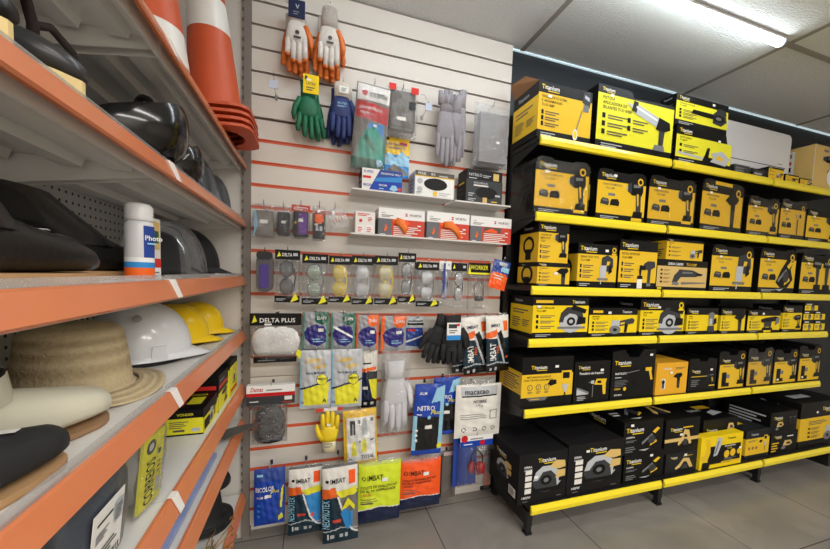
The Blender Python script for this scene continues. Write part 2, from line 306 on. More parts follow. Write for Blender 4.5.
def struct(m, name): o = m.build(name); o['kind'] = 'structure'; return o
# ---------------------------------------------------------------- the room
XL, XR, YF, YB, H = -.68, 5.0, -3.2, 1.74, 2.60
wallm = mat('plaster', (214, 208, 200), .85, noise=.04, nscale=6, bump=.06, bscale=80)
blackwall = mat('dark_wall', (22, 28, 34), .5)
ceilm = mat('ceiling_tile', (226, 228, 226), .95, noise=.12, nscale=120, bump=1.0, bscale=120)
gridm = mat('ceiling_grid', (150, 146, 140), .8)
def floor_mat():
    m = mat('floor_tile', (152, 147, 140), .26); nt = m.node_tree; b = nt.nodes['Principled BSDF']
    tc = nt.nodes.new('ShaderNodeTexCoord'); mp = nt.nodes.new('ShaderNodeMapping'); br = nt.nodes.new('ShaderNodeTexBrick')
    mp.inputs['Location'].default_value = (.114, -.93, 0)
    br.offset = 0; br.inputs['Scale'].default_value = 1; br.inputs['Mortar Size'].default_value = .003; br.inputs['Brick Width'].default_value = .74; br.inputs['Row Height'].default_value = .74
    for i, c in ((1, (152, 147, 140)), (2, (147, 142, 135)), (3, (92, 88, 84))): br.inputs[i].default_value = tuple(lin(v) for v in c)+(1,)
    n = nt.nodes.new('ShaderNodeTexNoise'); n.inputs['Scale'].default_value = 3; n.inputs['Detail'].default_value = 7
    mx = nt.nodes.new('ShaderNodeMixRGB'); mx.blend_type = 'MULTIPLY'; mx.inputs[0].default_value = .5
    nt.links.new(tc.outputs['Object'], mp.inputs[0]); nt.links.new(mp.outputs[0], br.inputs[0]); nt.links.new(tc.outputs['Object'], n.inputs[0])
    nt.links.new(br.outputs[0], mx.inputs[1]); nt.links.new(n.outputs[0], mx.inputs[2]); n3 = nt.nodes.new('ShaderNodeTexNoise'); n3.inputs['Scale'].default_value = 1.7; n3.inputs['Detail'].default_value = 5; n3.inputs['Distortion'].default_value = .8
    rp = nt.nodes.new('ShaderNodeMapRange'); rp.inputs[1].default_value = .52; rp.inputs[2].default_value = .72; rp.inputs[4].default_value = .45   # worn paler patches
    m3 = nt.nodes.new('ShaderNodeMixRGB'); m3.inputs[2].default_value = tuple(lin(v) for v in (176, 170, 160))+(1,)
    nt.links.new(tc.outputs['Object'], n3.inputs[0]); nt.links.new(n3.outputs[0], rp.inputs[0]); nt.links.new(rp.outputs[0], m3.inputs[0]); nt.links.new(mx.outputs[0], m3.inputs[1])
    nt.links.new(m3.outputs[0], b.inputs['Base Color'])
    return m
m = M(); m.box(XL-.1, XR+.1, YF-.1, YB+.1, -.1, 0, floor_mat()); struct(m, 'floor')
m = M(); m.box(XL-.1, XR+.1, YF-.1, YB+.1, H, H+.1, ceilm); struct(m, 'ceiling')
m = M(); m.box(XL-.1, XL, YF, YB, 0, H, wallm); struct(m, 'wall_left')
m = M(); m.box(XR, XR+.1, YF, YB, 0, H, wallm); struct(m, 'wall_right')
m = M(); m.box(XL-.1, XR+.1, YF-.1, YF, 0, H, wallm); struct(m, 'wall_front')
m = M(); m.box(XL-.1, 1.0, YB, YB+.1, 0, H, wallm); m.box(1.0, XR+.1, YB, YB+.1, 0, H, blackwall); struct(m, 'wall_back')
# plastered return wall beside the slatted panel
m = M(); m.box(XL, -.306, 1.70, YB, 0, H, wallm); struct(m, 'wall_return')
m = M(); postm = mat('post_grey', (126, 117, 110), .6)
m.box(-.306, -.274, 1.682, YB, 0, H, postm)
for k in range(60): m.box(-.309, -.301, 1.679, 1.6815, .12+k*.041, .135+k*.041, mat('slot', (96, 88, 82), .7))
struct(m, 'trim_post')
# ceiling grid
for i, x in enumerate((-.15, 1.12, 2.40, 3.66)):
    m = M(); m.box(x-.013, x+.013, YF, YB, H-.004, H, gridm); struct(m, 'trim_ceiling.%03d' % i)
for i, y in enumerate((-2.5, -1.27, 1.2, -.03)):
    m = M(); m.box(XL, XR, y-.013, y+.013, H-.005, H, gridm); struct(m, 'trim_ceiling_cross.%03d' % i)
# slatted wall panel
slat = mat('slat_panel', (216, 209, 199), .42, noise=.025, nscale=4); red = mat('groove_red', (220, 100, 62), .4); dk = mat('groove_dark', (92, 78, 72), .7)
SX0, SX1 = -.274, 1.045
gro = [2.487-.1*k for k in range(17)]+[.737-.1*k for k in range(7)]
m = M(); hw = .008
edges = [2.593]+[g for g in gro]+[.055]
for a, b in zip(edges[:-1], edges[1:]):
    hw = .005 if a > 1.95 and b > 1.95 else .008; top = a-hw if a != 2.593 else a; bot = b+hw if b != .055 else b
    if top > .79 > bot: m.box(SX0, SX1, 1.70, 1.727, .7915, top, slat); m.box(SX0, SX1, 1.70, 1.727, bot, .7885, slat)
    else: m.box(SX0, SX1, 1.70, 1.727, bot, top, slat)
m.box(SX0, SX1, 1.727, YB, .055, 2.593, mat('slat_core', (120, 100, 84), .8))
struct(m, 'wall_slatted')
for i, g in enumerate(gro):
    m = M(); mt = dk if i < 6 else red; hw = .005 if i < 6 else .008
    m.box(SX0, SX1, 1.7125 if i < 6 else 1.7055, 1.727, g-hw, g+hw, mt)
    if i >= 6: m.box(SX0, SX1, 1.6995, 1.7055, g-hw, g-hw+.003, mt); m.box(SX0, SX1, 1.6995, 1.7055, g+hw-.003, g+hw, mt)
    struct(m, 'trim_groove.%03d' % i)

# LED tube fixtures
tubem = mat('led_emitter', (238, 247, 255), .5, emit=TUBE_E); fixm = mat('led_body', (235, 235, 235), .4)
def tube_light(x0, x1, y, label, first=None):
    t = empty('led_tube_light', ((x0+x1)/2, y, H), label, 'ceiling light', 'led tube lights on the ceiling'); L = (x1-x0)/2
    m = M(); m.box(-L, L, -.022, .022, -.016, -.0055, fixm); m.build('housing', t)
    m = M(); P = [(.020*math.cos(PI+PI*k/10), -.0165+.022*math.sin(PI+PI*k/10)) for k in range(11)]
    m.prism(P, 'x', -L+.012, L-.012, tubem, True); m.build('diffuser', t)
    for s in (-1, 1):
        m = M(); P2 = [(.023*math.cos(PI+PI*k/10), -.016+.025*math.sin(PI+PI*k/10)) for k in range(11)]
        m.prism(P2, 'x', s*L-(.012 if s > 0 else 0), s*L+(0 if s > 0 else .012), mat('led_cap', (200, 205, 240), .4)); m.build('end_cap', t)
tube_light(-.10, 2.325, 1.19, 'long white led tube light glowing on the ceiling near the black shelves')
# thin led strip along the ceiling edge above the black wall
m = M(); m.box(1.05, 4.98, 1.727, 1.7385, H-.007, H-.0005, mat('led_strip', (200, 222, 230), .5, emit=.7))
tag(m.build('led_strip'), 'thin pale light strip where the ceiling meets the dark back wall', 'light strip')

# air conditioner on the dark wall
ac = empty('air_conditioner', (2.85, YB, 2.10), 'white wall air conditioner behind the top shelf boxes', 'air conditioner')
acm = mat('ac_white', (226, 228, 232), .35)
def rrect(x0, x1, z0, z1, r, n=5):
    out = []
    for cx, cz, a in ((x1-r, z0+r, -PI/2), (x1-r, z1-r, 0), (x0+r, z1-r, PI/2), (x0+r, z0+r, PI)):
        out += [(cx+r*math.cos(a+PI/2*k/n), cz+r*math.sin(a+PI/2*k/n)) for k in range(n+1)]
    return out
m = M(); m.prism(rrect(-.41, .41, .0, .29, .035), 'y', -.185, 0, acm); m.build('body', ac)
m = M(); m.box(-.37, .365, -.1875, -.1851, .052, .057, mat('ac_gap', (40, 44, 48), .5)); m.build('air_flap_gap', ac)
m = M(); m.box(-.37, .365, -.191, -.1852, .012, .05, acm); fl_ = m.build('air_flap', ac)
m = M(); m.box(.28, .33, -.1862, -.1851, .075, .079, pm('g')); m.build('display_mark', ac)

# ---------------------------------------------------------------- left shelving unit (runs along y, faces +x)
GX, GB, G0, G1, GS = -.286, -.655, -.12, 1.681, .86
shm = mat('shelf_grey', (222, 220, 215), .42, noise=.03); orm = mat('rail_orange', (208, 122, 78), .28, coat=.3, noise=.06, nscale=12); tagm = mat('rail_clip', (240, 236, 232), .25)
peg = mat('pegboard', (206, 206, 204), .5)
def peg_nodes(m):
    nt = m.node_tree; b = nt.nodes['Principled BSDF']; tc = nt.nodes.new('ShaderNodeTexCoord'); sp = nt.nodes.new('ShaderNodeSeparateXYZ')
    nt.links.new(tc.outputs['Object'], sp.inputs[0]); sq = []
    for ax in ('Y', 'Z'):
        d = nt.nodes.new('ShaderNodeMath'); d.operation = 'MULTIPLY'; d.inputs[1].default_value = 1/.026
        fr = nt.nodes.new('ShaderNodeMath'); fr.operation = 'FRACT'; sb = nt.nodes.new('ShaderNodeMath'); sb.operation = 'SUBTRACT'; sb.inputs[1].default_value = .5
        pw = nt.nodes.new('ShaderNodeMath'); pw.operation = 'MULTIPLY'
        nt.links.new(sp.outputs[ax], d.inputs[0]); nt.links.new(d.outputs[0], fr.inputs[0]); nt.links.new(fr.outputs[0], sb.inputs[0])
        nt.links.new(sb.outputs[0], pw.inputs[0]); nt.links.new(sb.outputs[0], pw.inputs[1]); sq.append(pw)
    a = nt.nodes.new('ShaderNodeMath'); a.operation = 'ADD'; nt.links.new(sq[0].outputs[0], a.inputs[0]); nt.links.new(sq[1].outputs[0], a.inputs[1])
    lt = nt.nodes.new('ShaderNodeMath'); lt.operation = 'LESS_THAN'; lt.inputs[1].default_value = .028; nt.links.new(a.outputs[0], lt.inputs[0])
    mx = nt.nodes.new('ShaderNodeMixRGB'); mx.inputs[1].default_value = b.inputs['Base Color'].default_value; mx.inputs[2].default_value = (.03, .03, .03, 1)
    nt.links.new(lt.outputs[0], mx.inputs[0]); nt.links.new(mx.outputs[0], b.inputs['Base Color'])
peg_nodes(peg)
SHZ = dict(A=1.744, B=1.486, C=1.228, D=.976, E=.724, F=.556, G=.195)
LIP = .042
def top(s): return SHZ[s]+LIP-.004
railclear = clear('rail_plastic', (225, 222, 218), .16, .15, bump=0)
for bi, (y0, y1, lab) in enumerate(((G0, GS, 'near bay of white metal shelving with orange price rails'), (GS, G1, 'far bay of white metal shelving with orange price rails beside the slatted wall'))):
    g = empty('shelving_unit', ((GX+GB)/2, (y0+y1)/2, 0), lab, 'shelving', 'orange edged shelving bays'); ox, oy = -g.location.x, -g.location.y
    m = M(); m.box(GB-.02+ox, GB+ox, y0+.001+oy, y1-.001+oy, 0, 2.2, peg); m.build('back_panel', g)
    for yy in ([y0+.02] if bi == 0 else [y1-.03]):
        m = M(); m.box(GB+.0005+ox, GB+.04+ox, yy-.015+oy, yy+.015+oy, 0, 2.2, shm); m.build('upright', g)
    for s, z in SHZ.items():
        t = top(s); a, b = y0+.002, y1-.002
        m = M(); m.box(GB+.001+ox, GX-.028+ox, a+oy, b+oy, t-.018, t, shm)
        for xx in (-.56, -.45, -.37):                           # folded stiffening ribs below the deck
            P = [(xx-.022+ox, t-.018), (xx-.016+ox, t-.036), (xx+.016+ox, t-.036), (xx+.022+ox, t-.018)]
            m.prism(P, 'y', a+.03+oy, b-.03+oy, shm)
        m.box(GX-.034+ox, GX-.028+ox, a+oy, b+oy, t-.045, t-.018, shm)
        sh = m.build('shelf', g)
        m = M(); P = [(GX-.003+ox, z), (GX+ox, z+.004), (GX-.016+ox, z+LIP-.003), (GX-.02+ox, z+LIP), (GX-.027+ox, z+LIP), (GX-.010+ox, z)]
        m.prism(P, 'y', a+oy, b+oy, orm); rail = m.build('price_rail', g)
        if s in 'BCD':
            m = M(); P = [(GX-.024+ox, z+LIP+.0003), (GX-.021+ox, z+LIP+.0003), (GX-.028+ox, z+LIP+.011), (GX-.0295+ox, z+LIP+.011)]
            m.prism(P, 'y', a+.004+oy, b-.004+oy, railclear); m.build('clear_edge_guard', rail)
        if bi:
            m = M(); P = [(GX+.0012+ox, z+.003), (GX-.0135+ox, z+LIP+.001), (GX-.026+ox, z+LIP+.0016), (GX-.026+ox, z+LIP+.0006), (GX-.0175+ox, z+LIP), (GX+.0002+ox, z+.003)]
            m.prism(P, 'y', a+.0+oy, a+.026+oy, tagm); m.build('rail_clip', rail)
        for yy in ((b-.012,) if bi == 0 else (a+.012, b-.012)):
            m = M(); P = [(GB+.035+ox, t-.0185), (GX-.035+ox, t-.0185), (GX-.035+ox, t-.038), (GX-.12+ox, t-.052), (GB+.035+ox, t-.085)]
            m.prism(P, 'y', yy-.0015+oy, yy+.0015+oy, shm); m.build('shelf_bracket', sh)

# ---------------------------------------------------------------- black tool shelving (three bays)
TX0, BW, TY, TYB = 1.056, .9, 1.44, 1.343
TZ = [2.017, 1.644, 1.271, .998, .625, .169]
blk = mat('rack_black', (18, 18, 19), .45, noise=.1); yel = mat('rail_yellow', (246, 224, 40), .22, coat=.4, noise=.03, nscale=8)
RW = [BW, BW, .83]
bx_ = TX0
for bi in range(3):
    lab = ('black steel shelving bay with yellow rails nearest the slatted wall', 'middle black steel shelving bay with yellow rails', 'far right black steel shelving bay with yellow rails')[bi]
    wd = RW[bi]; g = empty('tool_shelving_unit', (bx_, TY, 0), lab, 'shelving', 'black tool shelving bays')
    m = M(); m.box(.002, wd-.002, .268, .292, .02, 2.06, blk); m.build('back_panel', g)
    m = M(); m.box(0.001, .03, .235, .2675, 0, 2.06, blk); m.build('upright', g)
    m = M(); m.box(-.001 if bi else .001, .032, TYB-TY+.012, .234, .045, .125, blk)
    m.box(0.002, .030, TYB-TY+.014, TYB-TY+.042, .0, .045, blk)
    m.box(-.002, .034, TYB-TY+.010, TYB-TY+.046, 0, .012, mat('foot_rubber', (12, 12, 12), .7)); m.build('base_foot', g)
    if bi == 2:
        m = M(); m.box(wd-.03, wd-.001, .235, .2675, 0, 2.06, blk); m.build('upright', g)
        m = M(); m.box(wd-.032, wd-.001, TYB-TY+.012, .234, 0, .125, blk); m.build('base_foot', g)
    for i, z in enumerate(TZ):
        f = TYB-TY if i == 5 else 0; ww = wd-(0 if bi < 2 else (.0, .0, .0, .02, .04, .0)[i])
        m = M(); m.box(.001, ww-.001, f+.012, .234, z-.030, z-.004, blk); m.box(.001, ww-.001, f+.0005, f+.012, z-.026, z-.004, blk); sh = m.build('shelf', g)
        hr = .050
        m = M(); P = [(f, z-hr), (f-.011, z-hr+.004), (f-.013, z-hr*.5), (f-.006, z-.004), (f, z-.0035)]
        m.prism(P, 'x', (.011 if bi else .006), ww-.011, yel); m.build('price_rail', g)
        if i < 5:
            for xx in ((.004,) if bi < 2 else (.004, ww-.008)):
                m = M(); P = [(.012, z-.0305), (.234, z-.0305), (.234, z-.105), (.15, z-.085), (.012, z-.046)] if (bi == 0 and i != 2) else [(.221, z-.0305), (.234, z-.0305), (.234, z-.105), (.221, z-.102)]
                m.prism(P, 'x', xx, xx+.004, blk); m.build('shelf_bracket', sh)
    bx_ += wd
# ---------------------------------------------------------------- cartons on the black shelves
def lineX(px, y, z):           # X of the point on the line (y, z) seen at column px
    a = (px-CX)/FPX; zz = z-CAMZ
    return (a*(y*CF.y+zz*CF.z)-(y*CR.y+zz*CR.z))/(CR.x-a*CF.x)
def styY(title, icon, irect, c='y', nb=3, top=.80, bot=.12, stick=True, hook=False, lx=.05, lw=.42, two=False):
    p = [('r', 0, bot, 1, top, c), ('L', lx, top+.35*(1-top), .40*(1-top), lw)]
    n = len(title)
    for i, t in enumerate(title): p.append(('t', t, .06, top-.085-.075*i, .048, 'k', .46))
    y0 = top-.085-.075*(n-1)-.10; dv = (y0-bot-.02)/nb
    for i in range(nb):
        yy = y0-dv*i; p += [('r', .06, yy-.05, .10, yy+.03, 'k'), ('ln', .13, yy-.05, .42, yy+.035, 2, 'j')]
        if two and i < nb-1: p += [('r', .38, yy-.05, .42, yy+.03, 'k'), ('ln', .45, yy-.05, .68, yy+.035, 2, 'j')]
    p += [('i', icon)+irect, ('ln', .06, bot*.25, .36, bot*.8, 2, 'l')]
    if hook: p += [('c', .90, top+.5*(1-top), .055, c), ('c', .90, top+.5*(1-top), .03, 'k'), ('r', .84, top, .96, top+.2*(1-top), c)]
    return p
def styB(title, icon, irect, c='m'):   # battery tool box: title, two batteries, tool at the right, black foot
    return [('r', 0, .12, 1, .76, c), ('L', .07, .84, .075, .34), ('t', title[0], .10, .68, .04, 'j', .40), ('t', title[1], .16, .61, .04, 'j', .3),
            ('r', .22, .48, .36, .53, 'g'), ('i', 'bat', .07, .24, .46, .46), ('i', icon)+irect, ('c', .87, .82, .06, c), ('c', .87, .82, .035, 'k'), ('ln', .08, .03, .5, .09, 2, 'l')]
def styK(icon, irect, logo=(.08, .78, .085, .46), sub=None, rows=0, hl=None, extra=()):
    p = [('L',)+logo, ('i', icon)+irect]
    if sub: p.append(('t', sub, logo[0], logo[1]-.17, .05, 'w', .5)); p.append(('ln', logo[0], logo[1]-.30, logo[0]+.3, logo[1]-.22, 2, 'g'))
    for i in range(rows): p.append(('r', .13, .20+.13*i, .26, .30+.13*i, 'h'))
    if rows: p += [('t', 'SERRA', .10, .72, .045, 'w', .2), ('ln', .10, .67, .3, .71, 1, 'l'), ('t', '1400W', .08, .10, .05, 'w', .24), ('ln', .1, .04, .25, .07, 1, 'g'), ('ln', .8, .06, .95, .09, 1, 'g')]
    return p+list(extra)
def sideY(c='y', top=.80, bot=.12, ring=False):
    p = [('r', 0, bot, 1, top, c), ('t', 'Titanium', .2, top+.35*(1-top), .3*(1-top), 'l', .6), ('ln', .12, top-.22, .9, top-.08, 2, 'j'), ('ln', .12, bot+.1, .5, top-.30, 5, 'j'), ('ln', .58, bot+.15, .9, top-.34, 4, 'j')]
    if ring: p = p[:2]+[('c', .5, .58*top, .3, 'k'), ('c', .5, .58*top, .2, c), ('r', .35, bot+.06, .65, .45*top, 'k')]
    return p
cn = [0]
def carton(row, xl, xr, yt, depth, front, label, group=None, left=None, topp=None, body='k', base=None, setb=.016, tilt=0, outline=None, sticker=(.16, .72), wrap=False, cat='boxed tool', strap=None, cut=None, dims=None, skew=0, bmat=None):
    yf = (TYB if row == 5 else TY)+setb
    z0 = TZ[row]-.003 if base is None else base
    if dims: h, X0, X1 = dims
    else:
        h = onY(xl, yt, yf).z-z0; h = min(h, TZ[row-1]-.0325-z0) if row else h; X0 = lineX(xl, yf, z0+h/2); X1 = lineX(xr, yf, z0+h/2)
    wd = X1-X0
    m = M(); bm = bmat or mat('card_'+body, PAL[body], .45, noise=.05, nscale=20); bm.node_tree.nodes['Principled BSDF'].inputs['Specular IOR Level'].default_value = .25
    o2 = outline or [(0, 0), (1, 0), (1, 1), (0, 1)]
    P = [((u-.5)*wd, v*h) for u, v in o2]
    m.prism(P, 'y', 0, depth, bm)
    if callable(front): front = front(wd, h)
    m.pr(front, (-wd/2, 0, 0), (1, 0, 0), (0, 0, 1), wd, h)
    if left: m.pr(left, (-wd/2, depth, 0), (0, -1, 0), (0, 0, 1), depth, h)
    if topp: m.pr(topp, (-wd/2, 0, h), (1, 0, 0), (0, 1, 0), wd, depth)
    o = m.build('tool_box', None, ((X0+X1)/2, yf, z0), (0, tilt, skew)); tag(o, label, cat, group)
    cn[0] += 1
    if sticker:
        u, v = sticker; s = M(); s.box((u-.5)*wd, (u-.5)*wd+.022, -.0062, -.0055, v*h, v*h+.013, mat('sticker', (240, 240, 236), .5)); s.build('price_sticker', o)
    if wrap:
        s = M(); e = .003; PP = [((u-.5)*(wd+2*e), v*(h+e)) for u, v in o2]; s.prism(PP, 'y', -.0048, depth+e, clear('shrink_wrap', (235, 240, 240), .0, .06, bump=.8, bscale=11)); s.build('shrink_wrap', o)
    if strap:
        s = M(); s.box(-wd/2-.007, -wd/2-.001, .05, .075, h*strap[0], h*strap[1], pm('y')); s.build('side_tab', o)
    if cut:                                                    # cut-out carry handle: a raised grip at the top
        a, b, hh = cut; s = M(); x0, x1 = (a-.5)*wd, (b-.5)*wd
        s.prism([(x0, h+.0003), (x0+.012, h+hh), (x1-.012, h+hh), (x1, h+.0003), (x1-.02, h+.0003), (x1-.022, h+hh*.6), (x0+.022, h+hh*.6), (x0+.02, h+.0003)], 'y', depth*.35, depth*.65, mat('handle_black', (26, 26, 27), .35)); s.build('carry_handle', o)
    return o, z0+h, (X0, X1, h)
case = [(.0, .0), (1, 0), (1, .90), (.96, .97), (.90, 1), (.72, .99), (.68, .955), (.32, .955), (.28, .99), (.10, 1), (.03, .97), (0, .88)]
G1_, G2_, G3_, G4_, G5_, G6_ = ('cartons on the top tool shelf', 'cartons on the second tool shelf', 'cartons on the third tool shelf', 'cartons on the fourth tool shelf', 'cartons on the fifth tool shelf', 'cartons on the lowest tool shelf')
# top shelf
o, zt, (a, b, h) = carton(0, 538, 591, 79.5, .215, styY(['PERFURADOR DE SISTEMA', 'E ARGAMASSAS', 'TI-2116BP'], 'mix', (.58, .08, .98, .99), 'm', 3, .80, .13), 'open yellow and black carton printed with a long paddle mixer, leftmost on the top shelf', G1_, sideY('m', .76, .13))
s = M(); d2 = .215; wd = b-a; card = mat('brown_card', (140, 98, 62), .8, noise=.1)
s.add([(-wd/2, .0, h+.0004), (-wd/2, d2, h+.0004), (-wd/2-.03, d2*.98, h+.075), (-wd/2-.012, .1, h+.07)], [(0, 1, 2, 3), (3, 2, 1, 0)], card); s.build('raised_flap', o)
carton(0, 597, 672.5, 82.5, .20, styY(['PISTOLA', 'APLICADORA DE', 'SELANTES TI-21189BP'], 'caulk', (.34, .12, .97, .86), 'u', 3, .87, .13, two=True, lw=.26), 'big bright yellow carton printed with a silver caulking gun', G1_, sideY('k', .8), sticker=(.14, .83), outline=[(0, 0), (1, 0), (1, .93), (.44, .90), (.42, 1), (0, 1)])
o, zt, dm = carton(0, 676, 731, 124, .095, styY(['ELETROSSERRA', 'TI-1800W'], 'chain', (.02, .06, .98, .62), 'u', 2, .76, .16, lw=.34), 'yellow carton printed with a chainsaw under the leaf blower carton', G1_, sideY('k', .8), sticker=(.72, .74), outline=[(0, 0), (1.03, 0), (.95, .5), (.88, 1), (0, 1)])
zb = zt+.001
carton(0, 676, 727.5, 92, .095, styY(['SOPRADOR DE FOLHAS', 'TI-21209BP'], 'blow', (.28, .14, .98, .84), 'u', 3, .77, .17, lw=.34), 'yellow carton printed with a black leaf blower lying on the chainsaw carton', G1_, sideY('k', .8), base=zb, sticker=(.66, .84))
carton(0, 734, 749.5, 164, .12, [('r', .1, .2, .6, .5, 'g'), ('ln', .1, .6, .8, .8, 2, 'l')], 'low grey film wrapped pack beside the chainsaw carton', 'small packs on the top shelf', body='d', wrap=True, sticker=None, cat='boxed accessory')
carton(0, 751, 766.5, 168, .12, [('r', .2, .3, .7, .55, 'l'), ('ln', .1, .65, .9, .85, 2, 'g')], 'low black film wrapped pack beside the small yellow accessory cartons', 'small packs on the top shelf', body='k', wrap=True, sticker=None, cat='boxed accessory')
carton(0, 768.5, 783.5, 166, .10, styY(['SERRA'], 'grind', (.5, .2, .95, .7), 'm', 2, .86, .10), 'tallest of the small yellow accessory cartons in front of the air conditioner', 'small packs on the top shelf', cat='boxed accessory', sticker=None)
carton(0, 785.5, 798.5, 173.5, .10, styY(['TI'], 'sand', (.4, .2, .95, .7), 'm', 2, .84, .12), 'small yellow accessory carton between two others under the air conditioner corner', 'small packs on the top shelf', cat='boxed accessory', sticker=None)
carton(0, 800, 812.5, 177.5, .10, styY(['TI'], 'trim', (.45, .15, .95, .75), 'm', 2, .84, .12), 'small yellow accessory carton beside the tall beige carton', 'small packs on the top shelf', cat='boxed accessory', sticker=None)
carton(0, 813.5, 838, 143, .20, [('r', .0, .0, .02, 1, 'w'), ('i', 'drill', .3, .35, .9, .8), ('c', .75, .3, .2, 'w'), ('t', 'WAP', .35, .86, .06, 'i')], 'tall beige carton at the right end of the top shelf', G1_, left=[('r', .12, .25, .5, .93, 'w'), ('r', .2, .78, .42, .88, 'g'), ('r', .2, .62, .42, .7, 'r'), ('r', .2, .45, .42, .56, 'k'), ('r', .2, .3, .42, .38, 'r')], body='p', sticker=None)
# second shelf
T2 = ('CHAVE DE IMPACTO', 'TI-2116BP')
carton(1, 535, 588, 155, .21, styB(T2, 'drill', (.60, .06, .96, .80)), 'film wrapped cordless impact wrench box at the left end of the second shelf', G2_, [('r', .1, .3, .9, .8, 'B')], outline=case, wrap=True)
carton(1, 597, 645, 166.5, .21, styB(T2, 'drill', (.58, .02, .96, .86)), 'yellow cordless impact wrench box second from the left on the second shelf', G2_, outline=case, strap=(.4, .7), sticker=(.3, .85))
carton(1, 648.5, 694, 174, .21, styB(('PARAFUSADEIRA', 'TI-2112BP'), 'drill', (.60, .08, .96, .84)), 'film wrapped drill driver box with a long light streak on the second shelf', G2_, outline=case, wrap=True)
carton(1, 699, 744, 178, .21, styB(('PARAFUSADEIRA', 'TI-21218P'), 'heat', (.52, .10, .92, .80))+[('r', .28, .92, .7, .99, 'm')], 'tilted drill driver box with a yellow top strip on the second shelf', G2_, outline=case, wrap=True, tilt=.0, skew=.06)
carton(1, 747.5, 778, 195, .20, styB(('CHAVE DE FENDA', 'TI-40'), 'drill', (.58, .08, .96, .90), 'm'), 'faded looking film wrapped tool box right of the tilted one on the second shelf', G2_, outline=case, wrap=True, strap=(.2, .5))
carton(1, 780, 804.5, 198, .20, styB(('MARTELETE', 'TI-21'), 'hdrill', (.6, .1, .95, .8), 'm'), 'narrow pale film wrapped tool box second from the right on the second shelf', G2_, outline=case, wrap=True)
carton(1, 806.5, 838, 207, .20, styB(('CHAVE DE IMPACTO', 'TI-21'), 'drill', (.56, .06, .94, .86)), 'yellow impact wrench box at the right end of the second shelf', G2_, outline=case)
# third shelf
o, zt, dm = carton(2, 537, 569.5, 262, .17, styY(['GRAMPEADOR', 'TI-21'], 'heat', (.52, .02, .98, .80), 'm', 3, .82, .1, lw=.5), 'lower of two short cartons stacked at the left end of the third shelf', G3_, sideY('m', .82, .1, True), sticker=(.5, .5))
carton(2, 538.5, 568.5, 221, .16, styY(['CHAVE DE', 'IMPACTO', 'TI-21'], 'drill', (.50, .08, .96, .78), 'm', 3, .74, .0, lw=.5), 'upper of two short cartons stacked at the left end of the third shelf', G3_, sideY('m', .74, .0, True), base=zt+.001, sticker=None)
carton(2, 577.5, 616.5, 242.5, .19, styY(['SERRA TICO TICO', 'TI-21188P'], 'jig', (.50, .12, .94, .76), 'm', 3, .76, .14, lw=.5, hook=True), 'yellow carton printed with a white and grey jigsaw', G3_, sideY('m', .76, .14, True), sticker=(.66, .83))
carton(2, 619, 656.5, 239, .19, styY(['PISTOLA DE PINTURA', 'TI-21188P'], 'spray', (.44, .0, .96, .60), 'm', 3, .78, .13, lw=.42), 'yellow carton printed with a paint spray gun holding a white cup', G3_, sticker=None)
recip = [('t', 'SERRA SABRE', .20, .82, .085, 'w', .34), ('t', 'TI-21128P', .56, .82, .085, 'm', .26), ('i', 'recip', .28, .12, .98, .74), ('r', .02, .02, .1, .08, 'y')]+[x for i in range(4) for x in (('r', .06, .62-.13*i, .10, .68-.13*i, 'k'), ('ln', .12, .62-.13*i, .27, .69-.13*i, 2, 'e'))]
o, zt, dm = carton(2, 656.8, 706.5, 258.5, .18, [('r', 0, .10, 1, .78, 'p')]+recip, 'flat tan carton printed with a reciprocating saw', G3_, sticker=None)
carton(2, 666.5, 703, 238, .15, styY(['MINI SERRA', 'TI-21'], 'grind', (.62, .08, .98, .66), 'm', 3, .86, .0, lw=.3), 'small yellow carton lying on the reciprocating saw carton', G3_, sideY('m', .9, .0), base=zt+.001, sticker=None, outline=[(0, 0), (1, 0), (1, .96), (.8, 1), (.6, .94), (.3, 1), (0, .97)])
carton(2, 711, 752.5, 243.5, .20, styB(('POLITRIZ LIXADEIRA', 'TI-2121'), 'jig', (.52, .10, .98, .84)), 'yellow box printed with a sander and two batteries on the third shelf', G3_, outline=case, strap=(.3, .62))
carton(2, 759.5, 795, 247, .20, styB(('PARAFUSADEIRA', 'TI-2122'), 'plane', (.44, .04, .96, .86)), 'yellow box printed with several dark cordless tools on the third shelf', G3_, outline=case, strap=(.4, .7))
carton(2, 800.5, 832, 252, .20, styB(('KIT DE CHAVES', 'TI-2123'), 'twin', (.34, .04, .98, .92)), 'yellow box with two upright cordless drills at the right end of the third shelf', G3_, outline=case, strap=(.4, .7))
# fourth shelf
carton(3, 532.5, 588, 297, .20, styY(['SERRA CIRCULAR', 'TI-2118BP'], 'saw', (.44, .10, .96, .82), 'y', 3, .80, .13, lw=.0001)+[('t', 'Titanium', .68, .86, .08, 'w', .24), ('t', 'Ti', .68, .86, .08, 'y', .06), ('r', .04, .86, .34, .93, 'm')], 'yellow carton printed with a white circular saw at the left end of the fourth shelf', G4_, sideY('y', .78, .1), sticker=(.06, .74))
carton(3, 589, 637, 308, .18, styY(['MINI SERRA', 'TI-2115BP'], 'grind', (.40, .06, .94, .76), 'y', 3, .76, .12, lw=.0001)+[('t', 'Titanium', .66, .83, .09, 'w', .24), ('r', .06, .83, .26, .92, 'm')], 'yellow carton printed with a small silver saw beside the circular saw carton', G4_, sticker=(.36, .8))
carton(3, 640, 684, 299.5, .18, styY(['SERRA MESA', 'TI-21'], 'saw', (.38, .0, .98, .84), 'y', 3, .70, .10, lw=.40, hook=True), 'taller yellow carton printed with a mitre saw on the fourth shelf', G4_, sideY('y', .70), sticker=(.36, .76))
carton(3, 686.5, 717.5, 308, .17, styY(['PLAINA', 'TI-2118'], 'trim', (.58, .08, .98, .86), 'y', 3, .74, .12, lw=.4), 'yellow carton printed with a grey router on the fourth shelf', G4_, sideY('y', .74), sticker=None)
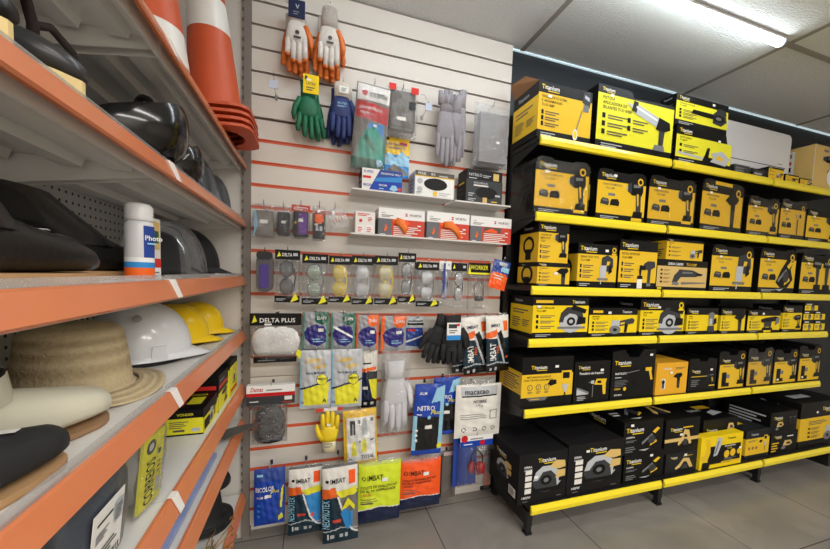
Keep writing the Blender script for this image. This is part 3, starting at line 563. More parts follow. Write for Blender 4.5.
carton(3, 720.5, 745, 308.5, .17, styY(['LIXA', 'TI-21'], 'heat', (.46, .06, .98, .80), 'y', 3, .72, .10, lw=.4), 'narrow yellow carton printed with a heat gun on the fourth shelf', G4_, sideY('y', .72), sticker=None)
carton(3, 747.5, 780, 310, .17, styY(['LIXADEIRA', 'TI-2128'], 'sand', (.36, .0, .96, .78), 'y', 3, .74, .10, lw=.4), 'yellow carton printed with a round orbital sander', G4_, sticker=(.4, .8))
carton(3, 782.5, 801.5, 305.5, .17, styY(['TRENA', 'TI-21'], 'drill', (.52, .08, .96, .66), 'y', 3, .72, .10, lw=.5), 'narrow yellow carton beside the stack of little boxes on the fourth shelf', G4_, sideY('y', .72), sticker=None)
z = TZ[3]-.003
for r_, (ya, cells) in enumerate(((320.5, ((803, 813.4), (814.2, 824.5))), (311.2, ((803.5, 813.6), (814.4, 825))), (303.0, ((805, 818),)))):
    for k, (xa, xb) in enumerate(cells):
        nm = (('bottom left', 'bottom right'), ('middle left', 'middle right'), ('top',))[r_][k]
        o, zt, dm = carton(3, xa, xb, ya, .09, [('r', 0, .08, 1, .70, 'y'), ('c', .6, .42, .14, 'd'), ('r', .5, .1, .66, .5, 'g'), ('ln', .1, .3, .36, .6, 3, 'j'), ('r', .1, .8, .5, .9, 'w')], nm+' little yellow box in the stack at the far end of the fourth shelf', 'little stacked yellow boxes', base=z, sticker=None, cat='boxed accessory')
    z = zt+.001
# fifth shelf
mx_ = [('r', 0, .20, 1, .66, 'm'), ('L', .17, .76, .075, .36), ('t', 'MISTURADOR ELETRICO', .10, .585, .038, 'k', .46), ('t', 'PARA TINTAS E ARGAMASSA', .04, .525, .038, 'k', .56), ('i', 'mixer', .50, .10, .99, .72), ('p', [(.10, .20), (.52, .20), (.46, .13), (.16, .13)], 'G'), ('ln', .18, .155, .44, .185, 1, 'm')]
for i in range(3): mx_ += [('c', .16+.16*i, .40, .05, 'j'), ('c', .16+.16*i, .40, .038, 'm'), ('t', '127'[i], .145+.16*i, .38, .045, 'k'), ('ln', .12+.16*i, .28, .22+.16*i, .33, 2, 'j')]
carton(4, 521.5, 572.5, 358, .21, mx_, 'large yellow and black carton printed with a yellow paint mixer drill', G5_, [('r', 0, .26, 1, .70, 'm'), ('ln', .2, .3, .9, .64, 7, 'j')], sticker=(.62, .78))
carton(4, 574, 609.5, 362, .2, [('L', .10, .82, .07, .40), ('t', 'Furadeira de Impacto', .14, .68, .06, 'w', .74), ('i', 'hdrill', .40, .12, .96, .62), ('p', [(.08, .38), (.2, .34), (.42, .25), (.40, .20), (.08, .22)], 'g'), ('p', [(.08, .34), (.42, .20), (.08, .19)], 'l'), ('ln', .10, .06, .38, .17, 3, 'l')], 'black carton printed with a yellow impact drill on the fifth shelf', G5_, sticker=(.70, .75))
carton(4, 611.5, 654.5, 350.5, .2, [('L', .06, .70, .085, .46), ('t', 'MARTELETE', .08, .50, .04, 'w', .36), ('ln', .08, .43, .3, .47, 1, 'l'), ('i', 'wand', .30, .20, .96, .62), ('ln', .08, .26, .38, .40, 5, 'G'), ('t', '1050W', .08, .19, .04, 'm'), ('c', .31, .205, .035, 'm'), ('t', 'SDS MAX', .08, .07, .035, 'w')], 'black carton with a notched top printed with a yellow rotary hammer', G5_, [('r', .2, .05+.12*0, .8, .1, 'B')]+[('r', .1, .12*i+.02, .9, .12*i+.03, 'd') for i in range(8)], sticker=(.84, .86), outline=[(0, 0), (1, 0), (1, .99), (.72, 1), (.66, .94), (.60, .84), (.38, .84), (.33, .92), (.28, 1), (.0, .97)])
carton(4, 656, 687, 363.5, .19, [('t', 'Titanium', .20, .78, .075, 'w', .36), ('ln', .6, .78, .95, .86, 2, 'j'), ('i', 'heat', .50, .18, .86, .66), ('r', .18, .18, .30, .50, 'h'), ('r', .19, .2, .27, .36, 'j'), ('c', .23, .4, .05, 'k')], 'plain yellow cardboard box printed with a small black torch on the fifth shelf', G5_, [('ln', .2, .3, .8, .8, 5, 'e')], body='m', sticker=(.4, .66), bmat=mat('yellow_card', (232, 172, 44), .6, noise=.05))
carton(4, 688.5, 716, 359, .20, [('L', .12, .58, .07, .5), ('r', .1, .44, .7, .46, 'm'), ('i', 'drill', .62, .14, .98, .54), ('ln', .1, .16, .4, .38, 4, 'g')], 'black carton with a slim yellow line and tool picture on the fifth shelf', G5_, sticker=(.74, .62), outline=[(0, 0), (1, 0), (1, .96), (.7, 1), (.62, .9), (.4, .9), (.32, 1), (0, .98)])
def sty5(t): return [('r', .04, .02, .96, .64, 'm'), ('L', .12, .72, .06, .44), ('t', t, .14, .57, .035, 'j', .4), ('i', 'drill', .52, .04, .98, .78), ('r', .14, .06, .30, .44, 'k'), ('r', .30, .06, .42, .16, 'k'), ('r', .3, .28, .42, .38, 'g'), ('c', .86, .84, .07, 'm'), ('c', .86, .84, .045, 'k')]
capo = [(0, 0), (1, 0), (1, .94), (.92, 1), (.70, .98), (.64, .88), (.38, .88), (.32, .98), (.08, 1), (0, .96)]
for xa, xb, ya, t, lb in ((718.5, 745, 351.5, 'CHAVE IMPACTO', 'leftmost of the four tall impact driver boxes on the fifth shelf'), (747, 771.5, 348.5, 'FURADEIRA', 'film wrapped impact driver box second of the four on the fifth shelf'),
                          (773.5, 797, 350, 'PARAFUSADEIRA', 'third of the four tall impact driver boxes on the fifth shelf'), (798.5, 820.5, 346, 'CHAVE IMPACTO', 'bright yellow impact driver box at the right end of the fifth shelf')):
    carton(4, xa, xb, ya, .2, sty5(t), lb, G5_, outline=capo, wrap=(xa == 747), sticker=(.14, .1) if xa > 770 else None)
# lowest shelf
saw = lambda: styK('sawb', (.24, .16, .98, .82), (.38, .80, .085, .40), rows=4)
carton(5, 518.5, 566.5, 456, .30, saw(), 'big black circular saw carton at the left end of the lowest shelf', G6_, [('L', .3, .72, .075, .5), ('i', 'sawb', .28, .24, .8, .68), ('ln', .08, .62, .24, .76, 3, 'g'), ('r', .74, .08, .94, .26, 'w'), ('ln', .76, .1, .92, .25, 6, 'k')], sticker=(.30, .5), setb=.02, bmat=mat('black_carton', (19, 18, 20), .6, noise=.1))
carton(5, 567.5, 622, 446, .30, saw(), 'second big black circular saw carton from the left on the lowest shelf', G6_, sticker=(.3, .82), setb=.02, bmat=mat('black_carton'))
pl = lambda: styK('plane', (.38, .06, .98, .88), (.06, .68, .14, .44), 'LIXADEIRA', extra=(('ln', .06, .08, .34, .28, 3, 'g'),))
plt = [('i', 'plane', .3, .1, .95, .9), ('L', .05, .6, .14, .3), ('ln', .05, .3, .3, .5, 2, 'w')]
pls = [('L', .1, .74, .14, .5), ('ln', .1, .2, .6, .6, 3, 'm'), ('c', .75, .3, .12, 'g')]
o, zt, dm = carton(5, 623.5, 663, 456, .28, pl(), 'lower black carton printed with a dark sander under its twin', G6_, pls, setb=.03, sticker=(.62, .84))
carton(5, 623.5, 662.5, 423.5, .28, pl(), 'upper black carton printed with a dark sander beside the big saw cartons', G6_, pls, plt, base=zt+.001, setb=.03, sticker=(.14, .88))
tl = [('L', .14, .74, .09, .34), ('ln', .52, .78, .96, .84, 1, 'm'), ('i', 'tool', .26, .06, .86, .70)]
tls = [('ln', .1, .55, .7, .95, 5, 'p'), ('r', .1, .06, .8, .22, 'w')]
o, zt, dm = carton(5, 665.5, 698, 455, .26, tl, 'lower dark grey carton printed with a yellow power tool', G6_, tls, body='B', setb=.03, sticker=(.52, .82))
carton(5, 665, 699, 421, .26, [('r', 0, .34, 1, .44, 'p'), ('L', .14, .66, .11, .34), ('ln', .5, .72, .96, .80, 1, 'm'), ('i', 'tool', .36, .12, .8, .68)], 'upper black carton with a pale gold band and tool picture', G6_, tls, [('i', 'tool', .1, .2, .6, .9)], base=zt+.001, setb=.03, sticker=(.4, .52))
carton(5, 702, 736, 421, .24, [('L', .10, .70, .075, .36), ('ln', .10, .55, .5, .64, 2, 'm'), ('i', 'eng', .64, .58, .96, .92)], 'black carton with tool pictures behind the yellow rotary tool carton', G6_, topp=[('t', 'Titanium', .1, .5, .14, 'w', .4), ('r', .5, .6, .9, .8, 'm'), ('p', [(.5, .2), (.9, .3), (.8, .5), (.55, .4)], 'l')], setb=.075, sticker=None)
carton(5, 700.5, 742, 438.5, .05, [('r', .18, .12, .96, .68, 'k'), ('t', 'Titanium', .62, .84, .075, 'k', .32), ('i', 'trimmer', .03, .22, .50, .94), ('t', 'MICRORETIFICA', .56, .70-.09, .05, 'w', .38), ('t', 'TI-130P', .62, .53, .05, 'm', .26), ('c', .62, .38, .065, 'm'), ('c', .77, .40, .065, 'm'), ('c', .92, .41, .05, 'm'), ('ln', .56, .2, .9, .28, 2, 'g'), ('r', .5, .10, .96, .17, 'm'), ('t', 'VELOCIDADE', .56, .115, .035, 'k', .34)],
       'bright yellow and black carton printed with a yellow rotary tool, standing in front', G6_, body='y', setb=.012, sticker=(.9, .5))
carton(5, 745.5, 769, 431.5, .28, [('r', .0, .12, 1, .70, 'm'), ('t', 'Titanium', .2, .80, .08, 'l', .36), ('ln', .1, .58, .56, .66, 2, 'j'), ('i', 'mixer', .56, .24, .92, .78)]+[('c', .16+.15*i, .36, .045, 'e') for i in range(3)], 'dusty yellow and grey carton printed with a paint mixer on the lowest shelf', G6_, [('r', 0, .12, 1, .7, 'm'), ('ln', .2, .2, .8, .6, 6, 'e')], [('r', .1, .3, .5, .5, 'm')], body='B', setb=.03, sticker=None)
en = [('L', .12, .74, .11, .42), ('ln', .6, .74, .95, .84, 1, 'w'), ('i', 'eng', .36, .12, .9, .66), ('ln', .04, .1, .3, .6, 4, 'm')]
o, zt, dm = carton(5, 770.5, 797, 434, .26, en, 'lower black carton with an orange motor right of the dusty yellow one', G6_, setb=.03, sticker=None)
carton(5, 770.5, 797, 413.5, .26, [('L', .12, .66, .13, .42), ('i', 'eng', .16, .1, .56, .6), ('i', 'twin', .66, .2, .96, .8)], 'upper black carton with a small engine right of the dusty yellow one', G6_, [('ln', .1, .3, .9, .9, 4, 'l')], base=zt+.001, setb=.03, sticker=None)
carton(5, 799.5, 841, 404.5, .28, [('r', 0, .16, 1, .66, 'm'), ('L', .5, .80, .08, .44), ('ln', .2, .5, .7, .6, 3, 'j'), ('i', 'grind', .58, .10, 1, .56)]+[x for i in range(3) for x in (('r', .2, .40-.09*i, .25, .44-.09*i, 'k'), ('ln', .28, .39-.09*i, .5, .45-.09*i, 2, 'j'))], 'large yellow carton with a black top at the right end of the lowest shelf', G6_, sideY('m', .66, .16), [('r', .2, .3, .6, .5, 'l')], setb=.03, sticker=(.34, .76))
# ---------------------------------------------------------------- goods on the slatted wall
WY = 1.70
chrome = mat('chrome', (190, 192, 196), .22, 1.0); bagm = clear('clear_bag', (238, 242, 244), .03, .05, bump=.8, bscale=30)
bagh = clear('clear_bag_heavy', (232, 236, 238), .14, .08, bump=.9, bscale=30); stick = mat('sticker')
def hook(x, z, label, y1=1.585, tagp=False, col=None):
    t = empty('display_hook', (x, WY, z), label, 'display hook', 'wire display hooks on the slatted wall'); L = WY-y1
    m = M(); m.box(-.006, .006, -.004, -.0006, -.010, .012, chrome); m.build('back_plate', t)
    m = M(); m.tube([(0, -.003, 0), (0, -L*.5, .004), (0, -L*.92, .010), (0, -L, .020), (0, -L-.003, .032)], .0022, col or chrome, 6); m.build('wire', t)
    if tagp:
        m = M(); m.box(-.017, .017, -L-.013, -L-.009, -.012, .022, mat('tag_holder', (196, 206, 224), .2)); h_ = m.build('price_tag_holder', t)
        m = M(); m.tube([(0, -L-.008, .022), (-.008, -L*.6, .085), (-.012, -.002, .115)], .0014, chrome, 5); m.build('tag_wire', h_)
    return t
class Pk: pass
def hang(name, label, cat, rect, yf, group=None, rot=0, hk=True, hlabel=None, yaw=0, hz=.014, hx=0):
    x0, y0, x1, y1 = rect; xm = (x0+x1)/2
    zt = onY(xm, y0, yf).z; zb = onY(xm, y1, yf).z; zm = (zt+zb)/2
    X0, X1 = lineX(x0, yf, zm), lineX(x1, yf, zm)
    p = Pk(); p.w = X1-X0; p.h = zt-zb; p.zt = zt; p.x = (X0+X1)/2; p.zb = zb; p.y = yf
    p.o = empty(name, (p.x, yf, zb), label, cat, group, (0, rot, yaw))
    if hk: hook(p.x+hx+rot*p.h*.95, zt-hz, ' '.join(('wire hook holding the '+(hlabel or label)).replace(',', '').split()[:16]), y1=min(yf-.02, 1.62))
    return p
def stk(p, u, v, s=.020, y=None, par=None):
    m = M(); y = -.012 if y is None else y; m.box((u-.5)*p.w-s/2, (u-.5)*p.w+s/2, y-.0008, y, v*p.h, v*p.h+s*.6, stick); m.build('price_sticker', par or p.o)
def printed(p, prims, base, t=.008, seed=1, part='printed_bag', **k):
    m = M(); m.puff(prims, p.w, p.h, t, base, seed=seed, **k); return m.build(part, p.o)
def bag(p, t=.016, seed=1, z0=0, z1=1.0, mt=None, wx=1.0, part='clear_bag', y=0):
    m = M(); m.sheet(p.w*wx, p.h*(z1-z0), t, mt or bagm, seed=seed, z=p.h*z0, y=y); return m.build(part, p.o)
def card(p, prims, base, v0, v1, y=-.004, th=.003, part='header_card', wx=1.0):
    m = M(); w2 = p.w*wx/2; m.box(-w2, w2, y, y+th, v0*p.h, v1*p.h, pm(base))
    m.pr(prims, (-w2, y, v0*p.h), (1, 0, 0), (0, 0, 1), 2*w2, (v1-v0)*p.h); return m.build(part, p.o)
def glove(m, cx, y, zt, L, W, T, mt, tip=None, cuff=None, th=1, lean=0, spread=1.0, palm=None):
    def at(u, v): return (cx+u*W+lean*v*L, y, zt-v*L)
    m.flat([at(0, 0), at(0, .14), at(0, .26)], [.36*W, .33*W, .34*W], [T*.5, T*.46, T*.46], cuff or mt, 14)
    m.flat([at(0, .25), at(0, .36), at(0, .48), at(0, .58), at(0, .62)], [.34*W, .42*W, .47*W, .46*W, .36*W], [T*.46, T*.5, T*.5, T*.42, T*.3], mt, 14)
    for kk, (u, l) in enumerate(((-.36, .27), (-.125, .36), (.115, .38), (.345, .32))):
        e = u*spread*1.08; a, b = .55, .58+l*1.08
        r = .125*W; tl = .045 if palm else .10; pts = [at(u, a), at((u+e)/2, (a+b)/2), at(e, b-tl), at(e, b-.015), at(e, b)]
        if tip:
            m.flat(pts[:3], [r, r, r*.95], [T*.36, T*.34, T*.33], mt, 10); m.flat(pts[2:], [r*.98, r*.8, r*.3], [T*.34, T*.28, T*.1], tip, 10)
        else: m.flat(pts, [r, r, r*.95, r*.75, r*.25], [T*.36, T*.34, T*.32, T*.26, T*.1], mt, 10)
    m.flat([at(.34*th, .30), at(.56*th, .44), at(.64*th, .58), at(.65*th, .68)], [.16*W, .14*W, .12*W, .05*W], [T*.4, T*.36, T*.3, T*.1], tip if palm else mt, 10)
def fab(key, rgb=(0, 0, 0), r=.85, **k): return mat('fabric_'+key, rgb, r, noise=k.pop('noise', .10), nscale=120, bump=.35, bscale=k.pop('bs', 160), **k)
GLV = 'work gloves hanging on the slatted wall'
# empty hooks
v = onY(274, 82, 1.60); hook(v.x, v.z-.02, 'empty wire hook with a small pale price tag holder near the panel edge', 1.60, True)
v = onY(428, 107, 1.60); hook(v.x, v.z-.01, 'empty wire hook with a clear holder left of the grey leather gloves', 1.60, True)
# white and orange knitted gloves
wk = fab('white_knit', (214, 208, 200)); ok = mat('latex_orange', (214, 112, 40), .5, noise=.1); gk = fab('grey_knit', (176, 168, 158))
for k, (rc, lb, cm) in enumerate((((283, 9, 310, 72), 'white knitted gloves with orange fingertips and a dark blue tag', wk), ((316, 12, 342, 79), 'white and orange knitted gloves with a grey brown cuff, right of the blue tagged ones', wk))):
    p = hang('knitted_gloves', lb, 'gloves', rc, 1.62, GLV, hz=.004)
    for q, (dx, dy, ln, tm) in enumerate(((0, 0, 0.0, ok), (-.014 if k == 0 else -.016, .030, -.02, ok), (.006, .055, .0, ok))):
        m = M(); glove(m, dx, dy, p.h*(1-.05*(q > 0)) if q < 2 else p.h*.97, p.h*(.88 if q == 0 else .94), p.w*.86, .034, cm if q == 0 else ok, tm, cuff=cm, th=1, lean=ln, palm=True); m.build('glove', p.o)
    m = M(); z = p.h
    if k == 0:
        m.box(-.034, .034, -.024, -.019, z-.050, z+.022, pm('n')); m.pr([('t', 'V', .42, .5, .25, 'l'), ('ln', .3, .15, .7, .4, 2, 'g')], (-.034, -.024, z-.05), (1, 0, 0), (0, 0, 1), .068, .072)
        m.build('blue_tag', p.o, label='dark blue tag'); 
        m = M(); m.tube([(-.045, -.01, z+.012), (.04, -.012, z+.006)], .002, pm('l'), 6); m.tube([(-.03, -.012, z+.020), (.045, -.01, z+.014)], .002, pm('l'), 6); m.build('tie_loop', p.o)
    else:
        m.flat([(0, -.002, z+.012), (0, -.002, z-.03), (0, -.002, z-.07)], [p.w*.28, p.w*.32, p.w*.3], [.02, .021, .0195], gk, 14); m.build('cuff_band', p.o)
    m = M(); m.pr([('c', .5, .7, .18, 'd'), ('r', .2, .2, .8, .38, 'd'), ('ln', .3, .5, .7, .62, 2, 'g')], (-.022, -.0185, z*.46), (1, 0, 0), (0, 0, 1), .05, .05); m.build('printed_mark', p.o)
# green and navy gloves
gr = mat('latex_green', (20, 104, 70), .55, noise=.2, nscale=25, bump=.2, bscale=70); nv = mat('nitrile_navy', (34, 50, 104), .6, noise=.2, nscale=25, bump=.2, bscale=70)
p = hang('rubber_gloves', 'dark green rubber gloves with a yellow tag', 'gloves', (292, 84, 323, 139), 1.62, GLV)
m = M(); glove(m, .0, 0, p.h*1.02, p.h*1.02, p.w*.72, .042, gr, th=-1, lean=.02, spread=1.2); m.build('glove', p.o)
m = M(); glove(m, .012, .045, p.h*1.0, p.h*.96, p.w*.74, .042, gr, th=-1, lean=.10, spread=1.15); m.build('glove', p.o)
m = M(); m.box(-.020, .046, -.028, -.025, p.h-.052, p.h+.028, pm('y')); m.pr([('r', .1, .7, .25, .9, 'd'), ('t', 'LATEX', .2, .45, .14, 'j', .6), ('r', .2, .66, .5, .76, 'w'), ('ln', .2, .15, .8, .4, 2, 'j')], (-.020, -.028, p.h-.052), (1, 0, 0), (0, 0, 1), .066, .08); m.build('yellow_tag', p.o, label='yellow tag')
p = hang('nitrile_gloves', 'navy blue coated gloves with cream cuffs and a white tag', 'gloves', (327, 84, 357, 142), 1.62, GLV)
cr = fab('cream', (206, 196, 180))
for q in range(3): m = M(); glove(m, (-.004, .010, -.012)[q], .030*q, p.h, p.h*(.96+.03*q), p.w*.74, .036, nv, cuff=cr if q < 2 else nv, th=(1, -1, 1)[q], lean=(.0, .03, -.03)[q]); m.build('glove', p.o)
m = M(); m.box(-.016, .024, -.027, -.024, p.h*.80, p.h*.80+.030, stick); m.pr([('ln', .2, .2, .8, .8, 4, 'd')], (-.016, -.027, p.h*.8), (1, 0, 0), (0, 0, 1), .04, .03); m.build('white_tag', p.o, label='white tag')
m = M(); m.pr([('t', 'ALLTEX', .1, .5, .3, 'a', .8), ('ln', .1, .1, .9, .35, 2, 'a')], (-.03, -.0205, p.h*.56), (1, 0, 0), (0, 0, 1), .06, .03); m.build('printed_mark', p.o)
# long packs in the upper area
BG = 'bagged goods hanging on the slatted wall'
p = hang('glove_pack', 'red and white headed bag of green work gloves above the blue mask box', 'glove pack', (351, 84, 385, 171), 1.60, BG, rot=.06)
printed(p, [('r', .0, .0, 1, 1, 'A'), ('r', .04, .80, .98, .99, 'h'), ('p', [(.03, .60), (.98, .56), (.98, .76), (.03, .79)], 'r'), ('p', [(.14, .12), (.98, .14), (.92, .44), (.62, .46), (.40, .40), (.2, .36)], 'T'), ('p', [(.34, .36), (.9, .40), (.86, .56), (.40, .54)], 'c'), ('r', .0, .02, 1, .14, 's'), ('p', [(.2, .14), (.82, .16), (.86, .40), (.60, .52), (.34, .46), (.22, .34)], 'T'), ('p', [(.3, .36), (.62, .22), (.66, .26), (.36, .42)], 's'), ('c', .84, .11, .10, 'a'), ('r', 0, 0, 1, .022, 'd'),
            ('t', 'WURTH', .36, .845, .06, 'k', .54), ('c', .24, .885, .085, 'r'), ('t', 'LUVA NITRILICA', .12, .695, .032, 'w', .66), ('t', 'VERDE', .14, .64, .026, 'w')], 'A', .012, 3)
bag(p, .018, 4); stk(p, .60, .50, .016, -.024)
p = hang('cloth_pack', 'clear bag of folded grey cloth left of the upper empty hook', 'cloth pack', (386, 88, 417, 138), 1.62, BG)
gc = fab('grey_cloth', (112, 108, 102))
m = M(); m.box(-p.w*.40, p.w*.40, -.018, .018, p.h*.14, p.h*.90, gc); m.box(-p.w*.37, p.w*.37, -.022, .022, p.h*.19, p.h*.84, gc); m.build('folded_cloth', p.o)
bag(p, .024, 5, mt=bagh); 
for pr_ in (('r', .04, .88, .26, 1, 'f'), ('r', .74, .86, .98, .99, 'f'), ('r', .70, .55, .90, .70, 'd'), ('r', .3, .3, .6, .37, 'h')): m = M(); m.pr([pr_], (-p.w/2, -.027, 0), (1, 0, 0), (0, 0, 1), p.w, p.h); m.build('printed_label', p.o)
p = hang('sleeve_pack', 'yellow and light blue printed pack under the bagged grey cloth', 'card pack', (383.5, 138, 409, 178), 1.65, BG)
printed(p, [('r', 0, .58, 1, 1, 'm'), ('r', 0, 0, 1, .58, 'c'), ('p', [(0, .5), (.2, .62), (.45, .5), (.7, .68), (1, .52), (1, .3), (0, .3)], 'a'), ('p', [(.1, .16), (.4, .34), (.8, .22), (.95, .1), (.6, .02), (.2, .04)], 'A'), ('r', .1, .92, .2, 1, 'k'), ('t', 'LUVA TRICOTADA', .1, .80, .06, 'b', .8), ('t', 'COM PIGMENTOS', .12, .71, .05, 'b', .7), ('r', .62, .84, .9, .90, 'f')], 'm', .004, 6)
# grey leather gloves: long cuffs, fingers down
lg = mat('leather_grey', (150, 146, 152), .8, noise=.12, nscale=40, bump=.3, bscale=120)
p = hang('leather_gloves', 'grey leather gloves with long cuffs hanging unwrapped', 'gloves', (432, 96, 474, 168), 1.62, GLV, hz=.03)
for q, (dx, dy, dz, L, W, ln, yw) in enumerate(((-.044, 0, 0, 1, .075, .0, 0), (.020, .012, .01, 1.0, .060, -.05, .6), (.052, .02, .045, 1.02, .045, -.03, 1.1), (-.02, .04, -.01, .92, .07, .04, 0))):
    m = M(); glove(m, dx, dy, p.h+dz, p.h*L, W*1.35, .032, lg, th=(1, -1, -1, 1)[q], lean=ln); m.build('glove', p.o)
for dx, dz in ((-.078, -.004), (-.05, .004), (-.026, .006)):
    m = M(); m.flat([(dx, -.004, p.h+dz+.014), (dx, -.004, p.h-.05)], [.012, .014], [.010, .016], lg, 10); m.build('cuff_fold', p.o)
p = hang('glove_pack', 'clear bag of light grey gloves at the right edge above the black glove box', 'glove pack', (473.5, 105, 508, 168), 1.62, BG)
m = M(); m.box(-p.w*.38, p.w*.42, -.022, .012, p.h*.06, p.h*.84, fab('pale_grey', (150, 148, 152))); m.build('folded_gloves', p.o); bag(p, .030, 7, mt=bagh); stk(p, .62, .36, .02, -.031)
m = M(); m.box(-p.w*.36, p.w*.36, .034, .046, p.h*.02, p.h*.7, fab('pale_grey')); m.build('folded_gloves', p.o)

# ---- two tiers of white sheet metal shelves
wsh = mat('white_shelf', (214, 211, 206), .35)
def wallshelf(x0, x1, zf, yf, flange, label):
    o = empty('wall_shelf', ((x0+x1)/2, WY, zf), label, 'wall shelf', 'white metal shelves on the slatted wall'); L = (x1-x0)/2
    m = M(); m.box(-L, L, yf-WY, -.003, -.003, 0, wsh); m.box(-L, L, yf-WY, yf-WY+.002, 0.0, .004, wsh); m.build('deck', o)
    m = M(); P = [(-.003, -.0031), (-.0012, -.0031), (-.0012, -flange), (-.0024, -flange)]; m.prism([(a, b) for a, b in P], 'x', -L, L, wsh); m.build('back_flange', o)
    for sx in (-L+.02, L-.02): m = M(); m.box(sx-.012, sx+.012, -.0032, -.0008, .0005, .03, wsh); m.build('slat_clip', o)
wallshelf(.165, .655, 1.685, 1.56, .085, 'white metal wall shelf holding the blue mask box and the white glove box')
wallshelf(.668, .985, 1.676, 1.545, .07, 'short white metal wall shelf holding the black glove box')
wallshelf(.165, .985, 1.482, 1.56, .085, 'long white metal wall shelf holding the three orange and grey glove boxes')
def shelfbox(name, label, rect, zs, yf, d, prims, base, group=None, left=None, topp=None, cat='box'):
    x0, y0, x1 = rect; h = onY((x0+x1)/2, y0, yf).z-zs; X0, X1 = lineX(x0, yf, zs+h/2), lineX(x1, yf, zs+h/2); wd = X1-X0
    m = M(); m.box(-wd/2, wd/2, 0, d, 0, h, pm(base)); m.pr(prims, (-wd/2, 0, 0), (1, 0, 0), (0, 0, 1), wd, h)
    if left: m.pr(left, (-wd/2, d, 0), (0, -1, 0), (0, 0, 1), d, h)
    o = m.build(name, None, ((X0+X1)/2, yf, zs+.0008)); return tag(o, label, cat, group), wd, h
shelfbox('mask_box', 'blue and white box of masks at the left end of the upper wall shelf', (362, 170, 402), 1.685, 1.572, .11, [('r', 0, 0, 1, 1, 'b'), ('p', [(0, 0), (.16, 0), (.44, 1), (0, 1)], 'h'), ('p', [(.36, .62), (.44, 1), (1, 1), (1, .84)], 'i'), ('p', [(.30, .44), (.36, .62), (1, .76), (1, .52)], 'c'), ('t', 'SUPER', .04, .80, .12, 'b', .24), ('r', .02, .55, .22, .66, 'f'), ('t', 'MASCARA', .04, .2, .12, 'b', .2), ('t', 'DESCARTAVEL TRIPLA', .46, .80, .08, 'w', .5), ('t', 'MASCARA', .42, .26, .09, 'w', .2), ('ln', .42, .12, .6, .22, 1, 'a'), ('p', [(.68, .14), (.74, .34), (.84, .34), (.90, .16), (.8, .06)], 'a'), ('r', .9, .1, .98, .25, 'R')], 'b', left=[('r', 0, 0, 1, 1, 'n'), ('ln', .2, .3, .8, .8, 2, 'l')])
o, wd, h = shelfbox('glove_dispenser_box', 'white glove dispenser box with a black oval opening', (415, 172.5, 454), 1.685, 1.572, .11, [('r', 0, .80, 1, 1, 'j'), ('r', 0, .78, 1, .82, 'm'), ('p', circ(.52, .52, .30, 20, .80), 'K'), ('t', 'VOLK', .06, .86, .1, 'w', .24), ('p', circ(.12, .60, .07, 12, 1.6), 'l'), ('p', circ(.12, .28, .07, 12, 1.6), 'l'), ('r', .46, .06, .56, .24, 'm'), ('t', '8.0', .4, .86, .1, 'h'), ('ln', .6, .1, .95, .25, 2, 'l'), ('ln', .6, .84, .95, .94, 1, 'l'), ('ln', .04, .1, .2, .2, 2, 'g')], 'w', left=[('r', .1, .1, .9, .9, 'l'), ('ln', .2, .2, .8, .8, 4, 'g')])
o, wd, h = shelfbox('glove_dispenser_box', 'black glove dispenser box with a black oval opening on the short wall shelf', (466, 181, 502), 1.676, 1.557, .11, [('r', 0, 0, 1, 1, 'd'), ('p', circ(.56, .48, .30, 20, .86), 'K'), ('t', 'DESCARPACK', .2, .84, .08, 'l', .5), ('r', .2, .74, .6, .80, 'h'), ('r', .46, .05, .58, .28, 'p'), ('ln', .06, .3, .24, .48, 2, 'l'), ('ln', .06, .1, .3, .24, 2, 'l'), ('r', .8, .36, .94, .44, 'l'), ('ln', .7, .1, .95, .2, 1, 'm')], 'k', left=[('ln', .2, .2, .8, .8, 3, 'd'), ('r', .2, .85, .8, .92, 'm')])
m = M(); m.box(-wd/2+.002, wd/2-.002, .002, .106, h+.001, h+.052, pm('k')); m.pr([('t', 'NITRILO', .06, .35, .28, 'l', .44), ('ln', .06, .1, .4, .28, 1, 'l'), ('r', .74, .1, .9, .8, 'p'), ('ln', .45, .3, .7, .6, 2, 'l')], (-wd/2+.002, .002, h+.001), (1, 0, 0), (0, 0, 1), wd-.004, .051)
o2 = m.build('glove_dispenser_box', None, (o.location.x, o.location.y, o.location.z)); tag(o2, 'thin black glove box lying on top of the black dispenser box', 'box')
wp = lambda pic: [('r', 0, 0, .28, .62, 'G'), ('r', .28, 0, 1, .62, 'R'), ('t', 'WURTH', .66, .76, .09, 'd', .26), ('r', .57, .75, .615, .86, 'r'), ('r', .57, .80, .63, .82, 'w'), ('ln', .06, .80, .18, .88, 1, 'l'), ('ln', .06, .68, .34, .78, 2, 'A'), ('i', 'hand', .11, .16, .2, .42), ('ln', .04, .04, .2, .09, 1, 'w'), ('ln', .32, .05, .92, .40, 5, 'h'), ('ln', .84, .40, .96, .5, 1, 'w')]+pic
